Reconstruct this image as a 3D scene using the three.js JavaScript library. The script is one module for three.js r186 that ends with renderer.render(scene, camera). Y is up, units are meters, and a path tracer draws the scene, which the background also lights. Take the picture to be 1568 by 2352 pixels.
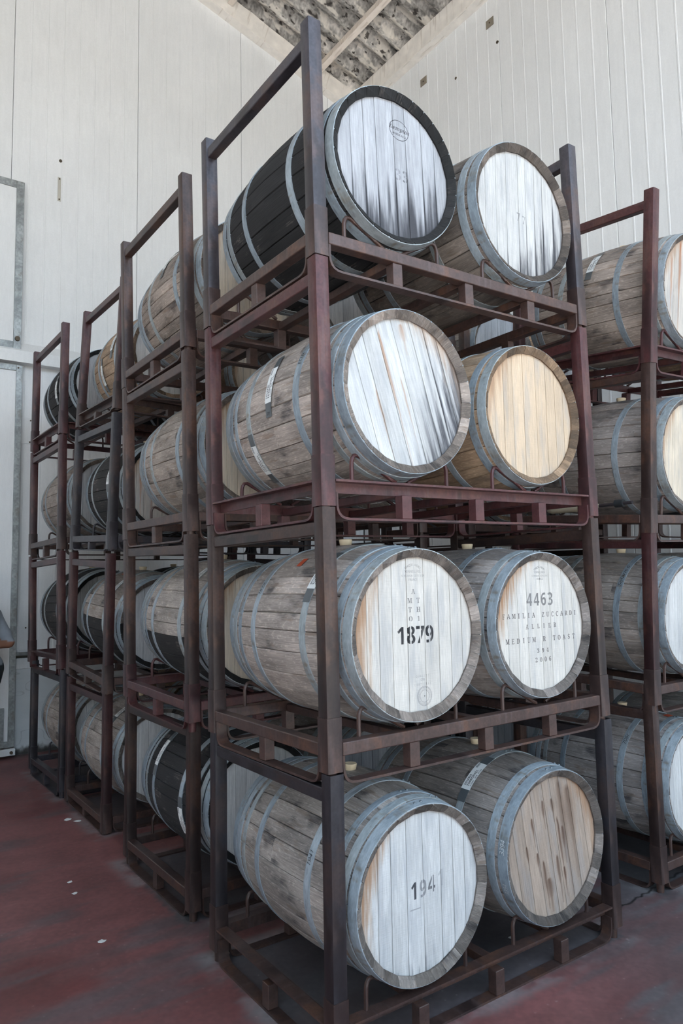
import * as THREE from 'three';
import { RoundedBoxGeometry } from 'three/addons/geometries/RoundedBoxGeometry.js';
import { mergeGeometries, toCreasedNormals } from 'three/addons/utils/BufferGeometryUtils.js';
import { MarchingCubes } from 'three/addons/objects/MarchingCubes.js';

// ---------------------------------------------------------------- camera, sky, sun, exposure
const scene = new THREE.Scene();
const camera = new THREE.PerspectiveCamera(2 * Math.atan(1176 / 1665.77) * 180 / Math.PI, 1568 / 2352, 0.05, 200);
camera.position.set(-1.4598, 1.6795, 2.1600);
camera.rotation.order = 'YXZ';
camera.rotation.set(0.09118, -0.61464, -0.01757);
const renderer = new THREE.WebGLRenderer({ antialias: true });
renderer.toneMapping = THREE.LinearToneMapping;
renderer.toneMappingExposure = 1.22;
renderer.shadowMap.enabled = true;
// clear sky: a computed gradient, the same all the way round the horizon
{
  const w = 64, h = 64, px = new Float32Array(w * h * 4);
  for (let j = 0; j < h; j++) {
    const el = Math.max(0, (j + 0.5) / h * 180 - 90) / 90, t = Math.pow(el, 0.45);
    for (let i = 0; i < w; i++) {
      const o = (j * w + i) * 4;
      px[o] = 1.2 * (1 - t) + 0.5 * t; px[o + 1] = 1.33 * (1 - t) + 0.82 * t; px[o + 2] = 1.46 * (1 - t) + 1.2 * t; px[o + 3] = 1;
    }
  }
  const sky = new THREE.DataTexture(px, w, h, THREE.RGBAFormat, THREE.FloatType);
  sky.mapping = THREE.EquirectangularReflectionMapping; sky.magFilter = THREE.LinearFilter; sky.needsUpdate = true;
  scene.background = sky; scene.backgroundIntensity = 2.6;
}
// high sun behind the building: it lights the yard in front of the gate, not the hall itself
const sun = new THREE.DirectionalLight(0xfffaf2, 22);
sun.position.set(-20, 30, 2); sun.target.position.set(0, 0, 8);
sun.castShadow = true; sun.shadow.mapSize.set(2048, 2048);
Object.assign(sun.shadow.camera, { left: -40, right: 40, top: 40, bottom: -40, near: 1, far: 90 });
scene.add(sun, sun.target);

// ---------------------------------------------------------------- small tools
let seed = 1234567;
const rnd = () => { seed = (seed * 1664525 + 1013904223) >>> 0; return seed / 4294967296; };
const rr = (a, b) => a + (b - a) * rnd();
const lerp = (a, b, t) => a + (b - a) * t;
const clamp = (v, a = 0, b = 1) => v < a ? a : v > b ? b : v;
const smooth = (a, b, v) => { const t = clamp((v - a) / (b - a)); return t * t * (3 - 2 * t); };
const used = new Map();
function numbered(name) { const n = used.get(name) ?? 0; used.set(name, n + 1); return n ? name + '_' + String(n).padStart(3, '0') : name; }
function tag(o, label, category, group, kind) {
  if (label) o.userData.label = label;
  if (category) o.userData.category = category;
  if (group) o.userData.group = group;
  if (kind) o.userData.kind = kind;
  return o;
}
function base(name, x = 0, y = 0, z = 0) { const g = new THREE.Group(); g.name = numbered(name); g.position.set(x, y, z); scene.add(g); return g; }
function part(name, geo, mat, parent) {
  const m = new THREE.Mesh(geo, mat); m.name = parent === scene ? numbered(name) : name; m.castShadow = m.receiveShadow = true; parent.add(m); return m;
}
function metricUV(g, s = 1, ox = 0, oy = 0) {   // uv in metres, laid on each face along its main axes
  const p = g.attributes.position, n = g.attributes.normal, uv = new Float32Array(p.count * 2);
  for (let i = 0; i < p.count; i++) {
    const ax = Math.abs(n.getX(i)), ay = Math.abs(n.getY(i)), az = Math.abs(n.getZ(i));
    let u, v;
    if (ax >= ay && ax >= az) { u = p.getZ(i); v = p.getY(i); } else if (ay >= az) { u = p.getX(i); v = p.getZ(i); } else { u = p.getX(i); v = p.getY(i); }
    uv[2 * i] = u * s + ox; uv[2 * i + 1] = v * s + oy;
  }
  g.setAttribute('uv', new THREE.BufferAttribute(uv, 2)); return g;
}
function rbox(w, h, d, x = 0, y = 0, z = 0, r = 0.004) { const g = new RoundedBoxGeometry(w, h, d, 1, Math.min(r, w / 3, h / 3, d / 3)); g.translate(x, y, z); return metricUV(g, 1, rnd(), rnd()); }
function box(w, h, d, x = 0, y = 0, z = 0) { const g = new THREE.BoxGeometry(w, h, d).toNonIndexed(); g.translate(x, y, z); return metricUV(g, 1, rnd(), rnd()); }

// value noise on a 256 lattice, and its octaves
const PERM = new Uint8Array(65536);
for (let i = 0; i < 65536; i++) PERM[i] = rnd() * 256;
function vn(x, y) {
  const xi = Math.floor(x), yi = Math.floor(y), fx = x - xi, fy = y - yi, u = fx * fx * (3 - 2 * fx), v = fy * fy * (3 - 2 * fy);
  const a = xi & 255, b = (xi + 1) & 255, c = (yi & 255) << 8, d = ((yi + 1) & 255) << 8;
  const p = PERM[a | c], q = PERM[b | c], r = PERM[a | d], s = PERM[b | d];
  return (p + (q - p) * u + (r - p) * v + (p - q - r + s) * u * v) / 255;
}
function fbm(x, y, n = 4) { let s = 0, a = 0.5, t = 0; for (let i = 0; i < n; i++) { s += a * vn(x, y); t += a; x = x * 2.03 + 17.3; y = y * 2.03 + 5.7; a *= 0.5; } return s / t; }
function texture(w, h, f, o = {}) {   // f(u, v, out) gives sRGB 0..255 at u,v in 0..1, v up
  const px = new Uint8Array(w * h * 4), c = [0, 0, 0];
  for (let j = 0; j < h; j++) for (let i = 0; i < w; i++) {
    f((i + 0.5) / w, (j + 0.5) / h, c); const k = (j * w + i) * 4;
    px[k] = clamp(c[0], 0, 255); px[k + 1] = clamp(c[1], 0, 255); px[k + 2] = clamp(c[2], 0, 255); px[k + 3] = 255;
  }
  const t = new THREE.DataTexture(px, w, h); t.wrapS = t.wrapT = THREE.RepeatWrapping; t.magFilter = THREE.LinearFilter;
  t.minFilter = THREE.LinearMipmapLinearFilter; t.generateMipmaps = true; if (!o.data) t.colorSpace = THREE.SRGBColorSpace; t.needsUpdate = true; return t;
}
function inkCanvas(w, h, draw) { const c = document.createElement('canvas'); c.width = w; c.height = h; const g = c.getContext('2d'); g.clearRect(0, 0, w, h); draw(g, w, h); return c; }

// ---------------------------------------------------------------- materials
const col = (r, g, b) => new THREE.Color().setRGB(r / 255, g / 255, b / 255, THREE.SRGBColorSpace);
const mat = (c, rough = 0.8, metal = 0, extra = {}) => new THREE.MeshStandardMaterial({ color: c, roughness: rough, metalness: metal, ...extra });

// stave wood: u runs along the stave (1 m), v around the barrel (0.5 m)
function staveTexture(kind) {
  return texture(1024, 1024, (u, v, c) => {
    const x = u * 8, y = v * 8;
    const grain = fbm(u * 10, v * 256, 3), fine = vn(u * 60, v * 256 * 2), fleck = vn(u * 70 + 3 * vn(u * 9, v * 30), v * 90);
    const patch = fbm(x * 0.6, y * 0.7, 4), blot = fbm(x * 0.8 + 40, y * 0.9 + 9, 5);
    let l = 0.8 + 0.26 * (grain - 0.5) + 0.12 * (fine - 0.5) + 0.4 * (patch - 0.5);
    let r = 176 * l, g = 165 * l, b = 157 * l;
    if (kind === 'tan') { r = 178 * l; g = 148 * l; b = 120 * l; }
    const fl = smooth(0.72, 0.86, fleck) * 0.35; r += fl * 50; g += fl * 47; b += fl * 44;
    if (kind === 'grey' || kind === 'tan') {
      const d = smooth(0.58, 0.82, blot * 0.8 + grain * 0.2) * (kind === 'tan' ? 0.4 : 0.8) * (0.5 + grain); r *= 1 - 0.62 * d; g *= 1 - 0.62 * d; b *= 1 - 0.6 * d;
      const m = smooth(0.62, 0.85, fbm(x * 1.2 + 90, y * 3 + 2, 4)) * 0.35; r = lerp(r, 105, m); g = lerp(g, 84, m); b = lerp(b, 68, m);
    } else {   // black with soot mould, worn through to the wood here and there
      const wear = smooth(0.6, 0.78, blot * 0.55 + grain * 0.3 + fleck * 0.15) * 0.75;
      const k = 0.75 + 0.5 * (patch - 0.5) + 0.4 * (grain - 0.5);
      r = lerp(50 * k, r * 0.72, wear); g = lerp(48 * k, g * 0.7, wear); b = lerp(48 * k, b * 0.68, wear);
    }
    c[0] = r; c[1] = g; c[2] = b;
  });
}
const STAVE = { grey: staveTexture('grey'), dark: staveTexture('dark'), tan: staveTexture('tan') };
const grainBump = texture(512, 512, (u, v, c) => { const g = 255 * (0.6 * fbm(u * 10, v * 200, 3) + 0.4 * vn(u * 40, v * 256)); c[0] = c[1] = c[2] = g; }, { data: true });
const staveMats = {};
function staveMat(kind, tone, tint) {
  const key = kind + tone + tint.join();
  if (!staveMats[key]) {
    const k = [1.06, 1.22, 1.32][tone] * (kind === 'dark' ? 0.85 : 1);
    staveMats[key] = new THREE.MeshStandardMaterial({ map: STAVE[kind], vertexColors: true, color: new THREE.Color(tint[0] * k, tint[1] * k, tint[2] * k), roughness: 0.88, bumpMap: grainBump, bumpScale: 0.0012 });
  }
  return staveMats[key];
}
// galvanised hoop iron: u once round the hoop, v across it
const hoopTex = texture(1024, 256, (u, v, c) => {
  const m = fbm(u * 60, v * 5, 4), s = fbm(u * 200, v * 22, 3), st = fbm(u * 14 + 8, v * 2, 3), run = fbm(u * 160 + 70, v * 1.5, 2);
  const l = 0.94 + 0.22 * (m - 0.5) + 0.16 * (s - 0.5);
  let r = 174 * l, g = 184 * l, b = 191 * l;
  const rust = smooth(0.56, 0.8, st * 0.7 + run * 0.3) * 0.5; r = lerp(r, 128, rust); g = lerp(g, 108, rust); b = lerp(b, 82, rust);
  const dk = smooth(0.6, 0.85, fbm(u * 30 + 3, v * 3 + 11, 3)) * 0.3; r *= 1 - dk * 0.5; g *= 1 - dk * 0.5; b *= 1 - dk * 0.5;
  c[0] = r; c[1] = g; c[2] = b;
});
const hoopMats = [[1, 1, 1], [0.82, 0.84, 0.86], [1.0, 0.97, 0.92]].map((t) => new THREE.MeshStandardMaterial({ map: hoopTex, color: new THREE.Color(...t), roughness: 0.46, metalness: 0.3 }));
const rivetMat = mat(col(120, 126, 130), 0.5, 0.6);
const bungMat = mat(col(226, 205, 172), 0.6);
// rack steel: oxide paint, mill scale and rust
function steelTexture(kind) {
  return texture(1024, 1024, (u, v, c) => {
    const a = fbm(u * 7, v * 7, 5), b2 = fbm(u * 26 + 50, v * 26, 4), f = fbm(u * 120, v * 120, 2), run = fbm(u * 60 + 9, v * 6 + 30, 3);
    let r, g, b;
    if (kind === 'paint') { r = 110; g = 66; b = 67; } else if (kind === 'scale') { r = 98; g = 93; b = 101; } else { r = 102; g = 78; b = 71; }
    const l = 0.92 + 0.28 * (b2 - 0.5) + 0.22 * (f - 0.5) + 0.25 * (a - 0.5); r *= l; g *= l; b *= l;
    const rust = smooth(0.5, 0.68, a * 0.65 + b2 * 0.35) * (kind === 'rust' ? 0.7 : 0.4); r = lerp(r, 118 * l, rust); g = lerp(g, 82 * l, rust); b = lerp(b, 64 * l, rust);
    const pale = smooth(0.58, 0.75, run) * 0.3; r = lerp(r, 122, pale); g = lerp(g, 108, pale); b = lerp(b, 108, pale);
    const dk = smooth(0.54, 0.78, fbm(u * 11 + 70, v * 5 + 31, 4)) * 0.5; r = lerp(r, 40, dk); g = lerp(g, 32, dk); b = lerp(b, 33, dk);
    c[0] = r; c[1] = g; c[2] = b;
  });
}
const STEEL = { paint: steelTexture('paint'), scale: steelTexture('scale'), rust: steelTexture('rust') };
const steelMats = {};
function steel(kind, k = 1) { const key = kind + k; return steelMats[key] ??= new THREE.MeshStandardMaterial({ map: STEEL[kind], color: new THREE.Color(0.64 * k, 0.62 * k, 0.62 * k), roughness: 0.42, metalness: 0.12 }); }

// ---------------------------------------------------------------- the hall
const XR = 4.454, ZB = -5.7, XL = -7, ZF = 3.4, SLOPE = 0.28;
const roofY = (x) => 8.56 + SLOPE * (XR - x);
const wallTex = texture(512, 512, (u, v, c) => {
  const a = fbm(u * 5, v * 5, 4), s = fbm(u * 90, v * 12, 3), f = vn(u * 250, v * 250);
  const l = 1 + 0.035 * (a - 0.5) + 0.03 * (s - 0.5) + 0.02 * (f - 0.5); c[0] = 233 * l; c[1] = 232 * l; c[2] = 231 * l;
});
const wallMats = [1, 0.985, 0.97].map((k) => new THREE.MeshStandardMaterial({ map: wallTex, color: new THREE.Color(k, k, k), roughness: 0.55 }));
const grooveMat = mat(col(120, 116, 110), 0.9);
const creamTex = texture(512, 256, (u, v, c) => {
  const l = 1 + 0.12 * (fbm(u * 12, v * 12, 4) - 0.5), st = smooth(0.62, 0.78, fbm(u * 30, v * 3, 4)) * 0.35;
  c[0] = lerp(240 * l, 180, st); c[1] = lerp(232 * l, 164, st); c[2] = lerp(223 * l, 148, st);
});
const creamMat = new THREE.MeshStandardMaterial({ map: creamTex, roughness: 0.7 });
const purlinMat = new THREE.MeshStandardMaterial({ map: creamTex, color: new THREE.Color(0.98, 0.92, 0.88), roughness: 0.8 });
const zincTex = texture(512, 512, (u, v, c) => {
  const a = fbm(u * 14, v * 14, 4), s = fbm(u * 60, v * 60, 3), l = 0.85 + 0.3 * (a - 0.5) + 0.25 * (s - 0.5), d = smooth(0.62, 0.8, fbm(u * 8 + 4, v * 8 + 50, 4)) * 0.4;
  c[0] = lerp(184 * l, 110, d); c[1] = lerp(187 * l, 98, d); c[2] = lerp(186 * l, 84, d);
});
const zincMat = new THREE.MeshStandardMaterial({ map: zincTex, roughness: 0.45, metalness: 0.5 });
const screwMat = mat(col(92, 80, 66), 0.5, 0.5);

// floor: red floor paint worn to grey concrete, with dust where the racks stand
const FX = -3.2, FZ = -6.2, FS = 9.6;   // the part of the floor that the texture covers once
const feet = [[0, 0], [0.04, -1.34], [0.09, -2.86], [0.07, -3.92], [2.17, -0.13], [2.2, -1.5]];
const floorTex = texture(1536, 1536, (u, v, c) => {
  const x = FX + u * FS, z = FZ + v * FS;
  const a = fbm(x * 1.1 + 40, z * 1.6 + 3, 5), b2 = fbm(x * 5 + 9, z * 9 + 30, 4), f = fbm(x * 60, z * 60, 3), sp = vn(x * 110, z * 110), sw = fbm(x * 2.2 + z * 0.6, z * 9, 4);
  const l = 1 + 0.3 * (b2 - 0.5) + 0.2 * (f - 0.5);
  let r = 118 * l, g = 74 * l, b = 72 * l;
  const dk = smooth(0.46, 0.68, a * 0.7 + b2 * 0.3) * 0.6; r *= 1 - 0.3 * dk; g *= 1 - 0.5 * dk; b *= 1 - 0.5 * dk;
  const worn = clamp(smooth(0.52, 0.72, sw * 0.6 + fbm(x * 0.8 + 7, z * 0.8, 3) * 0.4) * 0.7 + smooth(0.4, 1.6, x - 0.2 + 0.6 * (a - 0.5)) * 0.6); r = lerp(r, 88 * l, worn); g = lerp(g, 80 * l, worn); b = lerp(b, 81 * l, worn);
  let inR = 0, edge = 0;
  for (const [fx, fz] of feet) {
    const dx = Math.max(fx - x, x - fx - 1.62), dz = Math.max(z - fz, fz - 0.98 - z), d = Math.max(dx, dz) + 0.07 * (b2 - 0.5) + 0.03 * (f - 0.5);
    inR = Math.max(inR, 1 - smooth(-0.03, 0.015, d)); edge = Math.max(edge, smooth(-0.03, 0.02, d) * (1 - smooth(0.03, 0.11, d)));
  }
  const dust = inR * 0.85, rim = edge * 0.7 * smooth(0.34, 0.6, b2); r = lerp(lerp(r, 78 * l, dust), 122 * l, rim); g = lerp(lerp(g, 76 * l, dust), 119 * l, rim); b = lerp(lerp(b, 77 * l, dust), 118 * l, rim);
  const cr = Math.abs(z + 0.17 + 0.09 * (x - 1.83) + 0.012 * (vn(x * 30, 3) - 0.5) * 2); if (x > 1.66 && x < 4.4) { const k = (1 - smooth(0.002, 0.009, cr)) * 0.6; r *= 1 - k; g *= 1 - k; b *= 1 - k; }
  const w2 = smooth(0.93, 0.97, sp) * smooth(0.55, 0.7, f) * 0.5; r = lerp(r, 165, w2); g = lerp(g, 158, w2); b = lerp(b, 152, w2);
  c[0] = r; c[1] = g; c[2] = b;
});
const floorMat = new THREE.MeshStandardMaterial({ map: floorTex, roughness: 0.5 });
{
  const g = new THREE.BoxGeometry(XR - XL + 0.6, 0.2, ZF - ZB + 0.6); g.translate((XR + XL) / 2, -0.1, (ZF + ZB) / 2);
  const p = g.attributes.position, uv = g.attributes.uv;
  for (let i = 0; i < p.count; i++) uv.setXY(i, (p.getX(i) - FX) / FS, (p.getZ(i) - FZ) / FS);
  tag(part('floor', g, floorMat, scene), 'worn dark red painted concrete floor with grey dusty patches', 'floor', null, 'structure');
}
// profiled sandwich panel, one mesh per panel: flat sheet with narrow raised ribs
const PW = 1.344, RIBS = 8;
function panelGeo(w, h, t = 0.06, ribs = RIBS, raise = 0.003) {
  const s = new THREE.Shape(), step = w / ribs, gap = 0.0022;
  s.moveTo(gap, -t); s.lineTo(gap, -0.004); s.lineTo(gap + 0.005, 0);
  for (let i = 1; i < ribs; i++) { const x = i * step; s.lineTo(x - 0.011, 0); s.lineTo(x - 0.006, raise); s.lineTo(x + 0.006, raise); s.lineTo(x + 0.011, 0); }
  s.lineTo(w - gap - 0.005, 0); s.lineTo(w - gap, -0.004); s.lineTo(w - gap, -t); s.closePath();
  const g = new THREE.ExtrudeGeometry(s, { depth: h, bevelEnabled: false, steps: 1 });
  g.rotateX(Math.PI / 2); g.translate(0, h, 0); return g;   // x across, y up, the ribbed face looks to +z
}
function wallPanel(w, h) { return metricUV(panelGeo(w, h), 0.5, rnd(), rnd()); }
const wallBack = base('wall_back', 0, 0, ZB); tag(wallBack, 'tall white ribbed panel wall behind the racks', 'wall', null, 'structure');
const backing = mat(col(150, 146, 140), 0.9);
{
  const lo = new THREE.Shape(); lo.moveTo(XL - 0.2, 0); lo.lineTo(XR + 0.2, 0); lo.lineTo(XR + 0.2, roofY(XR + 0.2)); lo.lineTo(XL - 0.2, roofY(XL - 0.2)); lo.closePath();
  const g = new THREE.ExtrudeGeometry(lo, { depth: 0.2, bevelEnabled: false }); g.translate(0, 0, -0.28); part('core', g, backing, wallBack);
  for (let k = -6; k < 4; k++) {
    const x0 = -0.059 + k * PW, x1 = Math.min(x0 + PW, XR - 0.001), x00 = Math.max(x0, XL); if (x1 - x00 < 0.05) continue;
    const m = part('wall_panel', wallPanel(x1 - x00, roofY(x1) + 0.07 - 1.0), wallMats[(k + 9) % 3], wallBack); m.position.set(x00, 1.0, 0);
  }
  part('base_channel', rbox(XR - XL, 0.035, 0.075, (XR + XL) / 2, 0.985, -0.01, 0.004), zincMat, wallBack);
  part('base_flashing', rbox(XR - XL, 0.105, 0.06, (XR + XL) / 2, 0.888, -0.022, 0.004), wallMats[1], wallBack);
  const plinthTex = texture(512, 256, (u, v, c) => { const l = 1 + 0.1 * (fbm(u * 9, v * 9, 5) - 0.5), dirt = smooth(0.12, 0.02, v + 0.12 * (fbm(u * 40, v * 12, 4) - 0.5)) * 0.85, cr = smooth(0.006, 0.001, Math.abs(fbm(u * 3, v * 3, 3) - 0.5)) * 0.12; c[0] = lerp(214 * l, 48, Math.max(dirt, cr)); c[1] = lerp(216 * l, 44, Math.max(dirt, cr)); c[2] = lerp(216 * l, 40, Math.max(dirt, cr)); });
  const pm = new THREE.MeshStandardMaterial({ map: plinthTex, roughness: 0.85 });
  const pg = new THREE.BoxGeometry(XR - XL, 0.835, 0.06); pg.translate((XR + XL) / 2, 0.4175, -0.03);
  const p = pg.attributes.position, uv = pg.attributes.uv; for (let i = 0; i < p.count; i++) uv.setXY(i, p.getX(i) / 2, p.getY(i) / 0.84);
  part('plaster_plinth', pg, pm, wallBack);
  // sloping ledge above the sliding door
  const ls = new THREE.Shape(); ls.moveTo(-0.02, 3.93); ls.lineTo(0.11, 3.93); ls.lineTo(0.11, 4.045); ls.lineTo(0.0, 4.156); ls.lineTo(-0.02, 4.156); ls.closePath();
  const lg = new THREE.ExtrudeGeometry(ls, { depth: 4.6, bevelEnabled: true, bevelSize: 0.003, bevelThickness: 0.003, bevelSegments: 1 }); lg.rotateY(-Math.PI / 2); lg.scale(1, 1, 1); lg.translate(1.28, 0, 0);
  part('ledge', metricUV(lg, 0.5), wallMats[0], wallBack);
}
const wallRight = base('wall_right', XR, 0, 0); tag(wallRight, 'white panel wall with raised vertical ribs beside the short rack row', 'wall', null, 'structure');
{
  part('core', box(0.2, roofY(XR) + 0.1, ZF - ZB + 0.6, 0.18, (roofY(XR) + 0.1) / 2, (ZF + ZB) / 2), backing, wallRight);
  for (let k = -2; k < 8; k++) {
    const z0 = Math.max(-4.343 + k * PW, ZB + 0.001), z1 = Math.min(-4.343 + (k + 1) * PW, ZF); if (z1 - z0 < 0.05) continue;
    const m = part('wall_panel', wallPanel(z1 - z0, 8.3), wallMats[(k + 9) % 3], wallRight); m.rotation.y = -Math.PI / 2; m.position.set(0, 0, z0);
  }
}
const wallLeft = base('wall_left', XL, 0, 0); tag(wallLeft, 'plain white side wall of the hall', 'wall', null, 'structure');
part('core', box(0.2, roofY(XL) + 0.2, ZF - ZB + 0.6, -0.1, (roofY(XL) + 0.2) / 2, (ZF + ZB) / 2), mat(col(222, 220, 216), 0.9), wallLeft);
// gate wall behind the photographer: the tall open gate is the daylight
const GX0 = -6.8, GX1 = 4.3, GY = 8.0;
{
  const s = new THREE.Shape(); s.moveTo(XL - 0.2, 0); s.lineTo(XR + 0.2, 0); s.lineTo(XR + 0.2, roofY(XR + 0.2)); s.lineTo(XL - 0.2, roofY(XL - 0.2)); s.closePath();
  const o = new THREE.Path(); o.moveTo(GX0, 0.0); o.lineTo(GX0, GY); o.lineTo(GX1, GY); o.lineTo(GX1, 0.0); o.closePath(); s.holes.push(o);
  const g = new THREE.ExtrudeGeometry(s, { depth: 0.2, bevelEnabled: false }); g.translate(0, 0, ZF);
  tag(part('wall_front', g, wallMats[1], scene), 'white wall around the tall open gate', 'wall', null, 'structure');
  const yt = texture(256, 256, (u, v, c) => { const l = 1 + 0.15 * (fbm(u * 30, v * 30, 4) - 0.5); c[0] = 199 * l; c[1] = 195 * l; c[2] = 190 * l; });
  yt.repeat.set(10, 10); const yg = new THREE.BoxGeometry(80, 0.2, 60); yg.translate(0, -0.13, ZF + 30.3);
  tag(part('ground', yg, new THREE.MeshStandardMaterial({ map: yt, roughness: 0.9 }), scene), 'sunlit pale yard in front of the open gate', 'ground', null, 'structure');
  const sb = base('sky_blocker_shed', -2, 0, 26); tag(sb, 'unseen dark green shed added across the yard to block low sky', 'light_blocker');  // unseen shed, added and made tall to keep low sky light out of the gate
  part('blocker_wall', box(60, 9, 8, 0, 4.5, 4), mat(col(92, 98, 88), 0.9), sb); part('blocker_roof', rbox(61, 0.25, 9.4, 0, 9.1, 3.8, 0.02), mat(col(110, 100, 92), 0.8), sb);
}
// roof: corrugated sheets, peeling
const roofTex = texture(1024, 1024, (u, v, c) => {   // u down the slope, v along the hall
  const a = fbm(u * 14, v * 40, 5), b2 = fbm(u * 50 + 9, v * 110, 4), f = fbm(u * 180, v * 200, 2), big = fbm(u * 6 + 70, v * 8, 4);
  const l = 0.8 + 0.75 * (a - 0.5) + 0.4 * (b2 - 0.5) + 0.35 * (f - 0.5);
  let r = 222 * l, g = 214 * l, b = 206 * l;
  const dk = smooth(0.54, 0.74, b2 * 0.5 + big * 0.5) * 0.6; r = lerp(r, 62, dk); g = lerp(g, 57, dk); b = lerp(b, 53, dk);
  const pale = smooth(0.56, 0.66, fbm(u * 22 + 5, v * 60 + 40, 4)) * 0.75; r = lerp(r, 222, pale); g = lerp(g, 212, pale); b = lerp(b, 200, pale);
  const hole = smooth(0.68, 0.76, b2) * 0.75; r = lerp(r, 40, hole); g = lerp(g, 35, hole); b = lerp(b, 32, hole);
  c[0] = r; c[1] = g; c[2] = b;
});
const ceiling = base('ceiling'); tag(ceiling, 'grey corrugated roof sheets with peeling flaking lining', 'ceiling', null, 'structure');
{
  const rm = new THREE.MeshStandardMaterial({ map: roofTex, roughness: 0.95, side: THREE.DoubleSide, bumpMap: roofTex, bumpScale: 0.02 });
  const P = 0.262, amp = 0.048, len = Math.hypot(1, SLOPE);
  const cover = new THREE.Shape();   // closed top of the roof
  const tg = new THREE.BoxGeometry((XR - XL + 0.8) * len, 0.08, ZF - ZB + 0.9); tg.rotateZ(-Math.atan(SLOPE)); tg.translate((XR + XL) / 2, roofY((XR + XL) / 2) + 0.16, (ZF + ZB) / 2);
  part('roof_deck', tg, backing, ceiling);
  for (let k = 0; k * P * 4 < ZF - ZB + 0.4; k++) {   // each sheet is four waves wide
    const z0 = ZB - 0.2 + k * P * 4, nz = 48, nx = z0 < 0.5 ? 46 : 4, x0 = z0 < 0.5 ? -1 : XL, x1 = XR + 0.12, v = [], uv = [], id = [];
    const lift = (k % 2) * 0.008;
    for (let i = 0; i <= nx; i++) for (let j = 0; j <= nz; j++) {
      const x = lerp(x0, x1, i / nx), zz = z0 + P * 4.06 * j / nz, ph = Math.cos(zz / P * 2 * Math.PI);
      const wv = amp * Math.sign(ph) * Math.pow(Math.abs(ph), 0.55), rough = (fbm(x * 4, zz * 26, 3) - 0.5) * 0.03 + (vn(x * 14, zz * 40) - 0.5) * 0.01;
      v.push(x, roofY(x) + wv + rough - lift, zz); uv.push(x / 4, zz / 4);
    }
    for (let i = 0; i < nx; i++) for (let j = 0; j < nz; j++) { const a = i * (nz + 1) + j, b = a + nz + 1; id.push(a, b, a + 1, b, b + 1, a + 1); }
    const g = new THREE.BufferGeometry(); g.setAttribute('position', new THREE.Float32BufferAttribute(v, 3)); g.setAttribute('uv', new THREE.Float32BufferAttribute(uv, 2)); g.setIndex(id); g.computeVertexNormals();
    part('roof_sheet', g, rm, ceiling);
  }
  // purlins run along the hall, edge beams close the walls
  for (let k = 0; k < 8; k++) {
    const x = 3.80 - k * 1.33; const g = rbox(0.075, 0.13, ZF - ZB - 0.12, 0, -0.1, (ZF + ZB) / 2 + 0.04, 0.004); g.rotateZ(-Math.atan(SLOPE)); g.translate(x, roofY(x) - 0.005, 0); part('purlin', g, purlinMat, ceiling);
  }
  part('edge_beam', rbox(0.09, 0.30, ZF - ZB, XR - 0.045, 8.39, (ZF + ZB) / 2, 0.006), creamMat, ceiling);
  part('beam_lip', rbox(0.12, 0.02, ZF - ZB, XR - 0.06, 8.245, (ZF + ZB) / 2, 0.003), creamMat, ceiling);
  const bl = (XR - XL) * len, bg = rbox(bl, 0.28, 0.09, 0, 0, 0, 0.006); bg.rotateZ(-Math.atan(SLOPE)); bg.translate((XR + XL) / 2, roofY((XR + XL) / 2) - 0.175, ZB + 0.045); part('gable_beam', bg, creamMat, ceiling);
  const lg = rbox(bl, 0.02, 0.12, 0, 0, 0, 0.003); lg.rotateZ(-Math.atan(SLOPE)); lg.translate((XR + XL) / 2, roofY((XR + XL) / 2) - 0.33, ZB + 0.06); part('beam_lip', lg, creamMat, ceiling);
}
// doors in the back wall
function framedPanel(name, x0, x1, y0, y1, fw, z, pm) {
  const g = base(name, 0, 0, ZB); const d = 0.05;
  part('door_leaf', rbox(x1 - x0 - fw, y1 - y0 - fw, 0.045, (x0 + x1) / 2, (y0 + y1) / 2, z, 0.003), pm, g);
  part('frame_stile', rbox(fw, y1 - y0, d, x1 - fw / 2, (y0 + y1) / 2, z + 0.012, 0.004), zincMat, g);
  part('frame_stile', rbox(fw, y1 - y0, d, x0 + fw / 2, (y0 + y1) / 2, z + 0.012, 0.004), zincMat, g);
  part('frame_rail', rbox(x1 - x0 - 2 * fw, fw, d, (x0 + x1) / 2, y1 - fw / 2, z + 0.011, 0.004), zincMat, g);
  part('frame_rail', rbox(x1 - x0 - 2 * fw, fw, d, (x0 + x1) / 2, y0 + fw / 2, z + 0.011, 0.004), zincMat, g);
  return g;
}
const disc = (r, d, n = 14) => { const g = new THREE.CylinderGeometry(r, r * 1.1, d, n); g.rotateX(Math.PI / 2); return g; };
{
  const d1 = framedPanel('door_1', -1.95, 0.055, 4.065, 5.85, 0.075, 0.055, wallMats[0]); tag(d1, 'white upper hatch panel framed in galvanised steel above the ledge', 'door', null, 'structure');
  const b1 = part('bolt', disc(0.024, 0.02), screwMat, d1); b1.position.set(0.018, 4.17, 0.1);
  const d2 = framedPanel('door_2', -1.95, 0.076, 0.1, 3.9, 0.06, 0.05, wallMats[0]); tag(d2, 'white sliding door with galvanised edge and grey kick plate', 'door', null, 'structure');
  part('kick_plate', rbox(1.8, 0.32, 0.01, -0.92, 0.32, 0.079, 0.002), zincMat, d2);
  const bar = part('floor_guide', rbox(1.2, 0.06, 0.05, -0.523, 0.062, 0.12, 0.004), wallMats[0], d2);
  const b2 = part('bolt', disc(0.014, 0.02), screwMat, d2); b2.position.set(0.04, 0.062, 0.152);
  const b3 = part('bolt', disc(0.008, 0.012), screwMat, d2); b3.position.set(0.035, 3.87, 0.09);
}
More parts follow.
